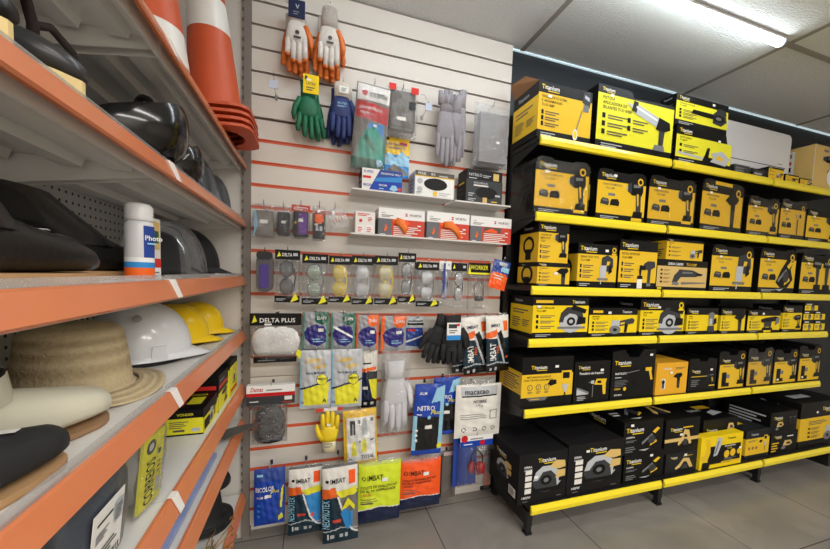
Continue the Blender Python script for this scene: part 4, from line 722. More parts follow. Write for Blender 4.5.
for k, (rc, pic, lb) in enumerate((((378.5, 209.5, 424.5), [('i', 'cloth', .30, .22, .70, .62)], 'leftmost orange and grey glove box, a crumpled orange glove at its opening'), ((427, 213, 469), [('i', 'cloth', .30, .34, .6, .62), ('p', [(.56, .62), (.66, .60), (.84, .18), (.80, .08), (.72, .10)], 'q')], 'middle orange and grey glove box, its orange glove hanging out diagonally'), ((470.5, 217.5, 511), [('r', .32, .40, .74, .60, 'j'), ('p', [(.32, .42), (.50, .56), (.64, .48), (.64, .40)], 'q')], 'rightmost orange and grey glove box, beside the black shelving'))):
    o, wd, h = shelfbox('glove_box', lb, rc, 1.482, 1.566, .11, wp(pic), 'w', 'orange and grey glove boxes on the lower wall shelf', left=[('r', 0, 0, 1, .62, 'G')])
    if k < 2:
        m = M(); x = wd*(-.02 if k == 0 else .14); r = .010
        m.flat([(x-wd*.12, -.009, h*.56), (x, -.011, h*.50), (x+wd*.07, -.010, h*.30), (x+wd*.09, -.008, h*.12)] if k == 0 else [(x-wd*.26, -.009, h*.54), (x-wd*.10, -.011, h*.55), (x+wd*.05, -.010, h*.36), (x+wd*.12, -.008, h*.12)], [.016, .020, .015, .007], [.004, .006, .005, .003], mat('glove_orange', (238, 120, 30), .5, bump=.4, bscale=90), 12); m.build('pulled_glove', o, label='orange glove pulled from the opening')
o, wd, h = shelfbox('earplug_tub', 'small tub with red and white labels left on the lower wall shelf', (355.5, 212, 375), 1.482, 1.575, .09, [('r', .08, .1, .42, .40, 'w'), ('r', .55, .1, .9, .42, 'w'), ('r', .6, .55, .92, .85, 'w'), ('ln', .1, .82, .8, .96, 2, 'f'), ('ln', .12, .12, .4, .36, 3, 'f'), ('ln', .58, .12, .86, .36, 3, 'f'), ('ln', .63, .6, .9, .8, 3, 'f'), ('c', .26, .6, .08, 'f')], 'h')
# ---- first row of small accessory packs
SG = 'small accessory packs in the top row'
def small(rect, label, body, prims, hdr=None, seed=0, t=.010, y=1.61, rot=0, bagmt=None, name='accessory_pack'):
    p = hang(name, label, 'small pack', rect, y, SG, rot)
    if body: m = M(); m.prism(rrect(-p.w*.40, p.w*.40, p.h*.06, p.h*.80, .006), 'y', -t, t, mat('pouch_'+body, PAL[body], .6, bump=.2, bscale=100)); m.pr(prims, (-p.w*.4, -t, p.h*.06), (1, 0, 0), (0, 0, 1), p.w*.8, p.h*.74); m.build('pouch', p.o)
    if hdr: card(p, [('ln', .1, .2, .9, .8, 2, 'w')], hdr, .82, .99, y=-.005)
    bag(p, t+.008, seed, mt=bagmt); return p
small((252, 204, 276, 238), 'clear bag with a folded grey green item, leftmost small pack', 'A', [('r', .3, .5, .7, .64, 'w'), ('p', [(0, 0), (.2, .4), (.1, 1), (0, 1)], 'a')], None, 11)
p = small((276, 206, 291, 237), 'plain black pouch pack second from the left in the top small row', 'B', [('r', .36, .5, .70, .62, 'h')], None, 12)
small((291.5, 205, 310, 239), 'small pack with a purple and black pouch under a red header', 'k', [('r', .36, .1, .92, .94, 'v'), ('r', .36, .6, .66, .72, 'h'), ('r', .1, .5, .2, .6, 'm')], 'R', 13)
small((312, 206, 326, 241), 'small dark pack with an orange label patch', 'B', [('p', [(.1, .95), (.9, .95), (.9, .66), (.5, .56), (.1, .66)], 'o'), ('r', .2, .3, .42, .48, 'l'), ('r', .55, .3, .8, .48, 'l'), ('r', .1, .5, .4, .58, 'h')], None, 14)
p = small((332, 208, 351, 229), 'small tilted crinkly clear bag with pale earplugs', None, [], None, 15, .008, rot=-.35, bagmt=bagh)
for q in range(4): m = M(); m.lathe([(.001, -.012), (.005, -.010), (.006, .004), (.004, .010), (.001, .013)], mat('plug_pink', (222, 190, 176), .6), 10, ((q-1.5)*.013, 0, p.h*(.4+.1*(q % 2)))); m.build('earplug', p.o)
# ---- row of safety glasses
EG = 'clear packs of safety glasses in a row'
p = hang('belt_pouch', 'grey pouch with a purple panel at the left end of the glasses row', 'pouch', (256, 250, 274, 292), 1.61, None)
m = M(); m.prism(rrect(-p.w*.46, p.w*.46, 0, p.h*.90, .03), 'y', -.018, .014, mat('pouch_grey', (84, 82, 84), .6, bump=.3)); m.build('pouch_body', p.o)
m = M(); m.prism(rrect(-p.w*.26, p.w*.24, p.h*.10, p.h*.66, .008), 'y', -.0225, -.0185, mat('purple_panel', (70, 48, 128), .5)); m.build('front_panel', p.o, label='purple front panel')
m = M(); m.prism(rrect(-p.w*.44, p.w*.40, p.h*.78, p.h*.96, .012), 'y', -.024, .016, mat('pouch_dark', (34, 34, 36), .6)); m.build('flap', p.o, label='black flap')
tri = [('p', [(.0, 0), (.5, 1), (1, .25), (.72, .12)], 'u')]
def spec(rect, label, lens, n=1, seed=0, hdr='k', tint=(200, 205, 205), strip=True, txt='DELTA', y=1.60, rot=0, foot=True):
    p = hang('safety_glasses_pack', label, 'safety glasses pack', rect, y, EG, rot)
    card(p, [('p', [(.08, .25), (.16, .8), (.24, .35)], 'u'), ('t', txt, .28, .34, .34, 'w', .4), ('r', .72, .4, .9, .7, 'l')], hdr, .82, 1.0, y=-.007)
    if foot:
        card(p, [('ln', .06, .3, .5, .7, 2, 'l'), ('p', [(.62, .0), (.82, 1.5), (.95, .5), (.84, .3)], 'u')], 'k', .02, .14, y=-.019, part='foot_label')
    lm = clear('lens_%d_%d_%d' % tint, tint, .42, .05, bump=0); fr = mat('frame_'+lens, PAL[lens], .3)
    for s in (-1, 1):
        m = M(); rings = []
        zc = p.h*(.48+s*.165)
        for k in range(7):
            a = -1+2*k/6; rr = math.sqrt(max(.02, 1-a*a)) if abs(a) < 1 else .15
            rings.append([(p.w*.30*math.cos(2*PI*j/14)*rr if 0 else -p.w*.04+p.w*.24*math.cos(2*PI*j/14)*(.25+.75*rr), -.006-.010*(1-a*a)+.002*math.sin(2*PI*j/14)*0+(.0015 if j > 7 else -.0015), zc+p.h*.15*a) for j in range(14)])
        m.loft(rings, lm); m.build('lens', p.o)
        m = M(); m.tube([(-p.w*.04+p.w*.26*math.cos(t_), -.012+.006*abs(math.sin(t_)), zc+p.h*.155*math.sin(t_)) for t_ in [2*PI*j/14 for j in range(15)]], .0022, fr, 6); m.build('frame_rim', p.o)
    m = M(); m.tube([(-p.w*.02, -.012, p.h*.46), (-p.w*.10, -.016, p.h*.48), (-p.w*.02, -.012, p.h*.50)], .003, fr, 6); m.build('bridge', p.o)
    for s in (-1, 1): m = M(); m.tube([(p.w*.12, -.006, p.h*(.48+s*.31)), (p.w*.26, .004, p.h*(.48+s*.22)), (p.w*.32, .006, p.h*(.48-s*.02)), (p.w*.22, .006, p.h*(.48-s*.16))], [.003, .0028, .003, .0034], fr, 6); m.build('temple', p.o)
    bag(p, .021, seed, z1=.83)
    if n > 1:
        for q in range(1, n):
            m = M(); m.sheet(p.w*.96, p.h*.97, .010, bagm, y=.036*q, seed=seed+q*5, z=p.h*.01); m.build('clear_bag', p.o)
            m = M(); m.box(-p.w*.48, p.w*.48, .036*q-.002, .036*q+.001, p.h*.84, p.h*.985, pm('k')); m.build('header_card', p.o)
    return p
spec((275, 250, 300, 303), 'pack of dark smoked safety glasses beside the purple pouch', 'd', 2, 21, tint=(90, 94, 98))
spec((302, 254, 328, 305), 'pack of clear safety glasses with a green tinge, second in the row', 'g', 2, 22, tint=(170, 190, 170))
spec((328.5, 256, 351, 303), 'pack of bright yellow safety glasses', 'y', 2, 23, tint=(238, 214, 40))
spec((351.5, 256, 373, 305), 'pack of plain clear safety glasses right of the bright yellow ones', 'l', 2, 24, tint=(215, 218, 220))
spec((374, 256, 397, 305), 'pack of clear safety glasses with yellow temples', 'y', 2, 25, tint=(222, 216, 170))
spec((397.5, 253, 415, 303), 'narrow pack of dark framed safety glasses with a tall black header', 'd', 1, 26, tint=(130, 136, 142))
p = spec((415.5, 262, 438, 307), 'pack of clear safety glasses next to the blue strap goggles', 'g', 2, 27, tint=(206, 210, 212))
p = spec((438.5, 261, 450, 306), 'slim goggles pack with a blue strap', 'b', 1, 28, hdr='w', txt='', foot=False, tint=(200, 205, 212))
m = M(); m.box(-.016, -.006, -.026, -.022, p.h*.3, p.h*.95, mat('strap_blue', (44, 58, 130), .6)); m.build('strap', p.o, label='blue strap')
p = spec((450.5, 263, 466, 308), 'narrow goggles pack with a black and yellow header', 'd', 1, 29, hdr='k', txt='', foot=False, tint=(196, 200, 202))
def goggles(rect, label, seed):
    p = hang('goggles_pack', label, 'goggles pack', rect, 1.60, EG)
    card(p, [('t', 'WORKER', .1, .45, .36, 'u', .8), ('r', 0, .05, 1, .2, 'u'), ('p', [(0, .2), (.06, .9), (.12, .2)], 'u')], 'k', .74, 1.0, y=-.006)
    m = M(); m.lathe([(.018, -.012), (.026, -.008), (.028, .004), (.024, .014)], mat('goggle_rim', (66, 66, 70), .4), 18, (.006, -.004, p.h*.22), 1.0, .6, cap=False); m.build('goggle_body', p.o)
    m = M(); m.tube([(-.02, -.006, p.h*.25), (-.026, -.004, p.h*.5), (.004, -.002, p.h*.66), (.028, -.004, p.h*.5), (.03, -.006, p.h*.28)], .004, mat('strap_grey', (120, 120, 124), .6), 6); m.build('strap', p.o)
    bag(p, .020, seed, z1=.78); return p
goggles((467, 263, 489, 309), 'clear pack of dark goggles under a black and yellow header', 31)
p = hang('accessory_pack', 'small tilted blue and orange pack at the right end of the glasses row', 'small pack', (488, 260, 505, 289), 1.57, None, rot=.22)
printed(p, [('r', 0, .5, 1, 1, 'i'), ('r', .0, .0, 1, .3, 'q'), ('r', .1, .3, .9, .56, 'o'), ('r', .5, .62, 1, .80, 'a'), ('ln', .2, .35, .8, .52, 2, 'h'), ('r', .3, .82, .8, .95, 'l')], 'o', .005, 32)
# ---- mask packs
p = hang('mask_pack', 'large clear bag of white masks with a black header and yellow triangle', 'mask pack', (250, 313, 301, 363), 1.62, BG)
wm = fab('white_mask', (238, 238, 236), .8)
for q in range(5):
    m = M(); x = (-.24+.12*q)*p.w; m.loft([[(x+.046*c_*math.cos(2*PI*k/14), -.004-.010*b_+.02*math.sin(2*PI*k/14)*c_*.5, p.h*(.44+.03*(q % 2))+b_*.052) for k in range(14)] for b_, c_ in ((-1.3, .55), (-.8, .95), (0, 1.15), (.8, .9), (1.2, .4))], wm); m.build('mask', p.o)
card(p, [('p', [(.04, .2), (.09, .85), (.14, .35)], 'u'), ('t', 'DELTA PLUS', .19, .26, .36, 'w', .7), ('r', .28, .02, .42, .16, 'w')], 'k', .76, 1.0, y=-.012)
card(p, [('ln', .1, .3, .7, .7, 1, 'g')], 'k', .04, .15, y=-.024, part='foot_label', wx=.84)
m = M(); m.pr([('p', [(0, .5), (.3, 1), (1, .7), (.7, 0)], 'u')], (p.w*.40, -.026, p.h*.08), (1, 0, 0), (0, 0, 1), .026, .05); m.build('yellow_mark', p.o, label='yellow corner mark'); bag(p, .030, 33, z1=.78)
RG = 'folded dust mask packs in a row'
def resp(rect, c, label, seed, wave=False, side=1, txt='DAN'):
    p = hang('dust_mask_pack', label, 'dust mask pack', rect, 1.63, RG)
    fl = [(.06, .46), (.2, .60), (.5, .68), (.82, .62), (.90, .5), (.90, .2), (.62, .08), (.3, .14), (.1, .30)]
    printed(p, [('r', 0, 0, 1, 1, 'D'), ('r', .90 if side > 0 else 0, 0, 1 if side > 0 else .14, 1, 'S' if c == 's' else c), ('r', 0, 0, .07, 1, 'S' if c == 's' else c), ('c', .72, .84, .26, c), ('r', .46, .92, 1, 1, c), ('p', fl, 'N'), ('r', .4, .2, .8, .23, 'a'), ('r', .4, .26, .7, .29, 'a')]+([('p', [(.1, .66), (.9, .36), (.9, .30), (.08, .60)], 'w')] if wave else [('r', .6, .48, .8, .56, 'h')])+[('t', txt, .56, .80, .09, 'w', .34)], 'l', .007, seed)
    m = M(); m.sheet(p.w*1.02, p.h*1.02, .006, bagm, y=.014, seed=seed); m.build('clear_bag', p.o); return p
resp((302.5, 312, 328.5, 349), 's', 'dark green and grey dust mask pack, leftmost of its row', 41)
resp((331, 313, 355, 349), 's', 'dark green dust mask pack with a white diagonal streak', 42, True)
resp((356.5, 315, 378.5, 350), 'o', 'orange edged dust mask pack between the green streaked one and its orange twin', 43)
resp((381, 316, 406, 350), 'o', 'orange dust mask pack with a broad orange left edge', 44, side=-1)
p = hang('dust_mask_pack', 'blue and silver dust mask pack at the right end of the mask row', 'dust mask pack', (406, 316, 424, 350), 1.67, RG)
printed(p, [('r', 0, 0, 1, 1, 'l'), ('r', .05, .74, .95, .80, 'k'), ('r', .1, .84, .9, .88, 'd'), ('p', [(0, .66), (.9, .66), (.98, .4), (.8, .1), (0, .14)], 'i'), ('p', [(.0, .28), (.9, .44), (.9, .40), (0, .22)], 'w'), ('r', .1, .56, .5, .62, 'f')], 'l', .006, 45)
# ---- black gloves and printed glove bags on the right
bk = mat('knit_black', (20, 20, 22), .75, noise=.2, nscale=120, bump=.4, bscale=160)
p = hang('coated_gloves', 'bunch of unwrapped black work gloves with a white and blue card', 'gloves', (437, 316, 465, 366), 1.555, GLV)
for q, (dx, dy, ln, th) in enumerate(((.004, 0, 0, 1), (-.030, .03, -.30, -1), (-.012, .045, -.12, -1), (.02, .05, .06, 1))):
    m = M(); glove(m, dx, dy*.6, p.h, p.h*(1.0, .96, 1.0, .98)[q], p.w*.80, .030, bk, th=th, lean=ln); m.build('glove', p.o)
m = M(); m.box(-.036, .040, -.026, -.0225, p.h*.54, p.h*.88, pm('w')); m.pr([('r', 0, 0, 1, .28, 'c'), ('r', .1, .68, .7, .92, 'd'), ('ln', .15, .4, .8, .64, 2, 'd'), ('r', .7, .8, .9, .95, 'f')], (-.036, -.026, p.h*.54), (1, 0, 0), (0, 0, 1), .076, p.h*.34); m.build('cardboard_tag', p.o, label='white and blue card')
m = M(); m.pr([('c', .5, .4, .3, 'd'), ('c', .5, .4, .2, 'B'), ('r', .1, .7, .9, .8, 'd')], (-.02, -.0185, p.h*.28), (1, 0, 0), (0, 0, 1), .04, .05); m.build('printed_mark', p.o)
IG = 'white, orange and navy printed glove bags by the black shelving'
def imb(rect, label, y, seed, rot=0, extra=True):
    p = hang('glove_bag', label, 'glove pack', rect, y, IG, rot, hk=extra)
    printed(p, [('r', 0, 0, 1, .60, 'z'), ('r', 0, .60, 1, 1, 'h'), ('p', [(0, .60), (.48, .64), (.44, .76), (0, .70)], 'o'), ('r', .72, .72, .92, .90, 'o'), ('p', [(.46, .70), (.62, .74), (.86, .40), (.92, .14), (.62, .22), (.50, .5)], 'k'), ('p', [(.40, .66), (.46, .68), (.80, .16), (.72, .14)], 'l'), ('r', .0, .0, 1, .12, 'k'), ('p', [(0, .12), (.4, .17), (1, .12), (1, .135), (.4, .19), (0, .14)], 'l'), ('r', .12, .03, .22, .08, 'l'), ('r', .32, .03, .42, .09, 'l'), ('c', .86, .26, .05, 'q'),
                ('t', 'IMBAT', .18, .80, .055, 'n', .4), ('t', 'IMBAT', .36, .22, .11, 'w', .30, PI/2), ('t', 'PRO', .50, .34, .05, 'o', .2, PI/2)], 'z', .014, seed)
    m = M(); m.sheet(p.w*.9, p.h*.05, .003, bagm, z=p.h*.985); m.build('hang_tab', p.o); return p
imb((453, 321, 482, 372), 'printed glove bag half hidden behind its two twins', 1.655, 51, 0, False)
imb((465, 316, 491, 373), 'white and navy printed glove bag hanging next to the black gloves', 1.612, 52, -.10)
imb((488, 315, 510, 371), 'white and navy printed glove bag nearest the black shelving', 1.572, 53, -.07)
# ---- yellow household glove bags
LG = 'silver and yellow household glove bags'
def latex(rect, label, seed):
    p = hang('household_glove_bag', label, 'glove pack', rect, 1.61, LG)
    printed(p, [('r', 0, 0, 1, 1, 'l'), ('r', 0, .02, .06, .98, 'a'), ('p', [(.14, .06), (.88, .06), (.94, .44), (.10, .37)], 'u'), ('p', [(0, .36), (.6, .45), (1, .50), (1, .47), (.6, .42), (0, .33)], 'n'), ('c', .70, .50, .19, 'n'), ('c', .70, .50, .17, 'u'), ('t', 'Latex', .16, .80, .10, 'm', .5, 0, .2), ('t', 'Light', .40, .70, .09, 'm', .42, 0, .2), ('t', 'Forro Multicolor', .2, .60, .045, 'n', .62), ('t', 'MEDIO', .56, .50, .035, 'n', .3), ('t', 'A', .72, .10, .07, 'n'), ('t', '10', .04, .1, .04, 'n')], 'l', .012, seed)
    return p
latex((300, 350, 331, 408), 'left of the two silver and yellow household glove bags', 61)
latex((331.5, 349, 362, 407), 'right of the two silver and yellow household glove bags', 62)
p = hang('glove_bag', 'navy, white and yellow glove bag beside the silver household glove bags', 'glove pack', (361, 350, 377, 407), 1.66, BG)
printed(p, [('r', 0, 0, 1, .62, 'n'), ('r', 0, .62, 1, 1, 'h'), ('p', [(0, .62), (.9, .66), (.9, .72), (0, .68)], 'o'), ('p', [(.35, .62), (1, .60), (1, .12), (.72, .18)], 'u'), ('r', .3, .50, 1, .64, 'd'), ('r', .1, .32, .4, .38, 'h'), ('r', 0, 0, 1, .14, 'k'), ('r', .2, .05, .4, .1, 'l'), ('r', .6, .05, .8, .1, 'l'), ('r', .1, .76, .6, .79, 'k')], 'n', .010, 63)
p = hang('glove_pack', 'long clear bag of white cotton gloves in the middle of the wall', 'glove pack', (380.5, 350, 409, 436), 1.62, BG)
wg = fab('white_cotton', (222, 222, 226), .85)
for q, (dx, dz, ln) in enumerate(((0, -.055, .02), (-.008, -.07, .03), (.006, -.085, .0))):
    m = M(); glove(m, dx, .016*q, p.h+dz, p.h*.82, p.w*.88, .03, wg, th=1, lean=ln); m.build('glove', p.o)
bag(p, .028, 64)
# ---- orange-free lower half
p = hang('respirator_card', 'white, red and dark header box with a bagged black cap below it', 'box', (246.5, 385, 295, 404), 1.61, None, hk=False)
m = M(); m.box(-p.w/2, p.w/2, -.004, .03, 0, p.h, pm('w')); m.pr([('r', 0, 0, 1, .46, 'd'), ('r', 0, .44, 1, .62, 'r'), ('t', 'Damas', .08, .70, .22, 'r', .25, 0, .2), ('ln', .4, .72, .9, .86, 1, 'g'), ('ln', .06, .16, .34, .26, 1, 'h'), ('r', .78, .2, .94, .40, 'h'), ('r', .74, .06, .92, .1, 'f')], (-p.w/2, -.004, 0), (1, 0, 0), (0, 0, 1), p.w, p.h); m.build('header_box', p.o)
hook(p.x, p.zt-.012, 'wire hook holding the white, red and dark header box', 1.60)
p = hang('knee_cap_pack', 'black padded cap in a clear bag under the white and red header box', 'bagged cap', (252, 404, 287, 443), 1.62, None, hk=False)
m = M(); rb = mat('black_rubber', (40, 40, 42), .5, bump=.2, bscale=50); pr_ = [(.02, 0), (.046, .006), (.058, .03), (.060, .07), (.052, .105), (.034, .125), (.010, .132), (.001, .133)]
m.lathe([(r*p.w*.0083*1000/1000*1.0, z*p.h/.135) for r, z in [(a*p.w/.128*1/ (p.w*.0083) , b) for a, b in pr_]], rb, 28, (0, .004, 0), 1, .42); m.build('padded_cap', p.o); m = M(); m.sheet(p.w*1.02, p.h*1.05, .034, bagm, seed=65, y=.004); m.build('clear_bag', p.o)
p = hang('household_gloves', 'small yellow glove with a cream cuff hanging fingers up', 'gloves', (318, 410, 341, 451), 1.61, GLV, hz=-.004)
m = M(); m.T = Matrix.Rotation(PI, 4, 'Y'); yl = mat('latex_yellow', (236, 206, 36), .45, noise=.08); glove(m, 0, 0, 0, p.h, p.w*.85, .034, yl, th=1, cuff=mat('cream_print', (224, 214, 176), .5), spread=1.0); m.build('glove', p.o); stk(p, .45, .66, .018, -.020)
m = M(); m.pr([('t', 'Danny', .1, .5, .3, 'k', .8), ('ln', .1, .1, .9, .4, 2, 'g')], (-.03, -.0185, p.h*.12), (1, 0, 0), (0, 0, 1), .06, .035); m.build('printed_mark', p.o)
m = M(); m.box(-p.w*.62, p.w*.55, -.003, .001, p.h*.98, p.h*1.06, pm('h')); m.pr([('r', 0, 0, .3, 1, 'R'), ('r', .8, 0, 1, 1, 'R')], (-p.w*.62, -.003, p.h*.98), (1, 0, 0), (0, 0, 1), p.w*1.17, p.h*.08); m.build('header_card', p.o)
p = hang('raincoat_pack', 'yellow raincoat pack with a white picture sheet', 'raincoat pack', (345, 409, 378, 464), 1.60, BG, rot=-.05)
gar = lambda x, y, s, c: [('p', [(x-.10*s, y-.16*s), (x+.10*s, y-.16*s), (x+.08*s, y+.06*s), (x+.12*s, y-.04*s), (x+.05*s, y+.16*s), (x-.05*s, y+.16*s), (x-.12*s, y-.04*s), (x-.08*s, y+.06*s)], c)]
printed(p, [('r', 0, 0, 1, 1, 'm'), ('r', .10, .08, .94, .88, 'w'), ('r', .2, .56, .26, .8, 'd'), ('r', .29, .56, .35, .8, 'd'), ('r', .2, .76, .35, .82, 'd')]+gar(.62, .70, .9, 'l')+gar(.30, .32, .8, 'u')+gar(.60, .36, .8, 'u')+[('r', .42, .76, .5, .82, 'g'), ('r', .80, .78, .9, .84, 'g'), ('r', .44, .42, .50, .46, 'g'), ('r', .78, .42, .9, .46, 'g'), ('t', 'TOTAL', .50, .12, .07, 'd', .40), ('ln', .14, .12, .28, .16, 1, 'b')], 'm', .012, 66); bag(p, .016, 67)
NG = 'blue and black nitrile glove bags'
def nitro(rect, label, y, seed, rot=0):
    p = hang('nitrile_glove_bag', label, 'glove pack', rect, y, NG, rot)
    printed(p, [('r', 0, 0, 1, 1, 'k'), ('r', 0, .70, 1, 1, 'b'), ('p', [(.55, .74), (1, .78), (1, .98), (.7, .94)], 'a'), ('p', [(0, .56), (.88, .54), (.86, .74), (0, .74)], 'b'), ('r', .84, .06, 1, .86, 'a'), ('r', 0, 0, .12, .56, 'a'), ('r', 0, 0, 1, .07, 'b'), ('c', .92, .12, .09, 'u'), ('c', .12, .36, .04, 'w'), ('c', .12, .29, .04, 'w'), ('c', .12, .22, .04, 'w'), ('c', .50, .54, .06, 'a'), ('r', .38, .38, .62, .42, 'h'), ('t', 'NITRO', .10, .64, .065, 'w', .56), ('t', 'Plus', .54, .585, .06, 'u', .3, 0, .2), ('t', 'ALM', .14, .86, .04, 'w'), ('ln', .1, .57, .34, .6, 1, 'w')], 'k', .012, seed)
    return p
nitro((433, 377, 459, 434), 'blue and black nitrile glove bag partly behind its left twin', 1.63, 68)
nitro((412, 384, 442, 454), 'front blue and black nitrile glove bag with white round marks', 1.60, 69, .03)
p = hang('overall_pack', 'white printed bag with rows of small symbols by the black shelving', 'overall pack', (455, 384, 500, 436), 1.60, BG)
printed(p, [('r', 0, 0, 1, 1, 'h'), ('r', .12, .78, .88, .80, 'k'), ('r', .1, .80, .9, .96, 'l'), ('c', .18, .16, .045, 'd'), ('c', .42, .16, .045, 'd'), ('c', .62, .16, .045, 'd'), ('c', .82, .16, .045, 'd'), ('c', .18, .16, .03, 'h'), ('c', .42, .16, .03, 'h'), ('c', .62, .16, .03, 'h'), ('c', .82, .16, .03, 'h'), ('r', .1, .40, .66, .41, 'g'), ('r', .1, .36, .66, .37, 'g'), ('r', .1, .44, .6, .45, 'g'), ('r', .74, .34, .9, .35, 'g'), ('r', .74, .5, .9, .51, 'g'), ('r', .74, .34, .75, .51, 'g'), ('r', .89, .34, .9, .51, 'g'),
            ('t', 'macacao', .18, .83, .10, 'd', .64), ('t', 'NOBRE', .36, .66, .06, 'd', .36), ('t', '110 g', .42, .60, .045, 'g')], 'h', .016, 70)
m = M(); m.sheet(p.w*.7, p.h*.12, .006, bagh, z=p.h*.97, seed=71); m.build('hang_tab', p.o)
p = hang('earmuff_pack', 'clear bag of red ear muffs on a blue backing', 'ear muff pack', (458, 434, 490, 485), 1.61, BG)
m = M(); m.box(-p.w*.62, p.w*.10, .012, .020, p.h*.0, p.h*1.1, mat('blue_bag', (28, 62, 150), .35)); m.build('blue_backing', p.o, label='blue backing')
card(p, [('r', 0, .0, 1, .55, 'b'), ('c', .12, .78, .10, 'r'), ('ln', .3, .66, .9, .9, 1, 'g'), ('r', .6, .1, .75, .5, 'r'), ('ln', .1, .2, .5, .4, 1, 'w')], 'w', .80, 1.0, y=-.020)
rm = mat('muff_red', (176, 34, 40), .35); bkp = mat('band_black', (26, 26, 28), .5)
for s, x in ((-1, -.008), (1, .036)):
    m = M(); m.T = Matrix.Translation((x, -.008, p.h*.36)) @ Matrix.Rotation(s*.9+PI, 4, 'Z') @ Matrix.Rotation(PI/2, 4, 'Y'); m.lathe([(.034, 0), (.036, .006), (.034, .016), (.026, .024), (.010, .028), (.001, .0285)], rm, 20, (0, 0, 0), 1, .72); m.build('ear_cup', p.o)
m = M(); m.tube([(-.024, -.004, p.h*.40), (-.018, -.004, p.h*.60), (.014, -.006, p.h*.70), (.046, -.004, p.h*.58), (.052, -.004, p.h*.40)], .005, bkp, 8); m.build('headband', p.o); bag(p, .034, 72, z1=.84)
# ---- bottom row
p = hang('glove_bag', 'all blue printed bag of two-tone gloves at the lower left, above the floor', 'glove pack', (254, 468, 285, 524), 1.62, BG)
printed(p, [('r', 0, 0, 1, 1, 'b'), ('r', 0, .80, 1, 1, 'i'), ('p', [(.70, .12), (1, .1), (1, .86), (.86, .76)], 'i'), ('p', [(.84, .3), (.9, .3), (.96, .7), (.88, .62)], 'u'), ('p', [(.8, .06), (.95, .1), (.9, .2), (.78, .14)], 'u'), ('c', .16, .38, .05, 'c'), ('c', .16, .28, .05, 'c'), ('c', .16, .18, .05, 'c'), ('r', .34, .50, .56, .55, 'h'), ('t', 'BICOLOR', .06, .62, .085, 'w', .60), ('t', 'plus', .54, .585, .06, 'u', .3, 0, .2), ('t', 'ALM', .08, .5, .04, 'w'), ('ln', .1, .88, .4, .95, 1, 'a')], 'b', .012, 81)
def neo(rect, label, y, seed, pc, rot=0, yt=0):
    p = hang('neoprene_glove_bag', label, 'glove pack', rect, y, 'orange and navy neoprene glove bags hanging by the floor', rot)
    printed(p, [('r', 0, 0, 1, 1, 'G'), ('r', .0, .66, 1, .97, 'h'), ('p', [(0, .60), (.40, .63), (.36, .74), (0, .72)], 'o'), ('p', [(0, 0), (1, 0), (1, .10), (.80, .18), (.62, .30), (.42, .62), (0, .60)], 'z'), ('p', [(.44, .62), (.95, .62), (.96, .14), (.84, .18), (.66, .30)], pc), ('p', [(.40, .62), (.44, .63), (.66, .30), (.84, .17), (1, .12), (1, .10), (.80, .155), (.62, .28)], 'w'), ('r', .74, .76, .92, .92, 'q'), ('p', [(.36, .68), (.95, .72), (.98, .62), (.5, .60)], 'u'), ('p', [(0, .17), (.5, .22), (1, .16), (1, .172), (.5, .235), (0, .185)], 'l'), ('c', .72, .30, .06, 'R'), ('r', .12, .08, .16, .15, 'w'), ('r', .2, .09, .3, .14, 'l'), ('r', .46, .09, .56, .14, 'l'), ('r', .62, .09, .7, .14, 'l'), ('r', .26, .30, .5, .34, 'R'),
                ('t', 'IMBAT', .22, .79, .06, 'k', .42), ('c', .13, .82, .05, 'k'), ('t', 'NEOPROTEX', .18, .23, .085, 'a', .36, PI/2)], 'G', .016, seed)
    m = M(); m.sheet(p.w*.9, p.h*.06, .004, bagm, z=p.h*.97); m.build('hang_tab', p.o); return p
neo((288.5, 466, 322, 533), 'left of the two orange and navy neoprene glove bags', 1.60, 82, 'c')
p = neo((324, 464, 359, 542), 'right of the two orange and navy neoprene glove bags, hanging lowest', 1.56, 83, 'A', -.03)
m = M(); m.pr([('p', [(.08, .62), (.5, .96), (.95, .7), (.9, .56), (.6, .74), (.36, .64)], 'u'), ('p', [(.02, .52), (.3, .66), (.44, .58), (.56, .62), (.62, .06), (.44, .0), (.30, .14)], 'c'), ('p', [(.62, .52), (.8, .56), (.78, .1), (.64, .06)], 'c')], (-p.w*.02, -.0235, p.h*.20), (1, 0, 0), (0, 0, 1), p.w*.44, p.h*.42); m.build('pictured_glove', p.o, label='blue and yellow glove picture')
VG = 'bagged safety vests near the floor'
def vest(rect, c, label, seed, logo, y):
    p = hang('safety_vest_pack', label, 'safety vest pack', rect, y, VG)
    printed(p, [('r', 0, 0, 1, 1, c), ('p', [(0, 0), (1, 0), (1, .22), (.5, .28), (.2, .26), (0, .22)], 'n'), ('p', [(0, .22), (.2, .26), (.5, .28), (1, .22), (1, .235), (.5, .295), (.2, .275), (0, .235)], 'w'), ('c', .12, .76, .05, 'k'), ('c', .12, .76, .03, c), ('t', 'IMBAT', .20, .72, .085, 'k', .36), ('t', 'COLETE DE SINALIZACAO', .05, .60, .042, 'k', .86), ('t', 'DE ALTA VISIBILIDADE', .05, .54, .042, 'k', .82), ('t', '1 BOLSO', .06, .48, .04, 'f' if c == 'x' else 'k', .24), ('ln', .06, .34, .5, .45, 3, 'j')], c, .016, seed)
    m = M(); m.sheet(p.w*.96, p.h*.10, .012, bagh, z=p.h*.95, seed=seed); m.build('clear_top_fold', p.o); stk(p, .60, .70, .03, -.022); return p
vest((358, 461, 400, 521), 'x', 'neon yellow safety vest in a printed bag near the floor', 84, True, 1.60)
vest((400, 459, 440, 507), 'q', 'bright orange safety vest in a printed bag near the floor', 85, True, 1.62)
p = hang('cloth_pack', 'narrow clear bag of brown grey cloth right of the orange vest', 'cloth pack', (440, 450, 456, 498), 1.66, BG)
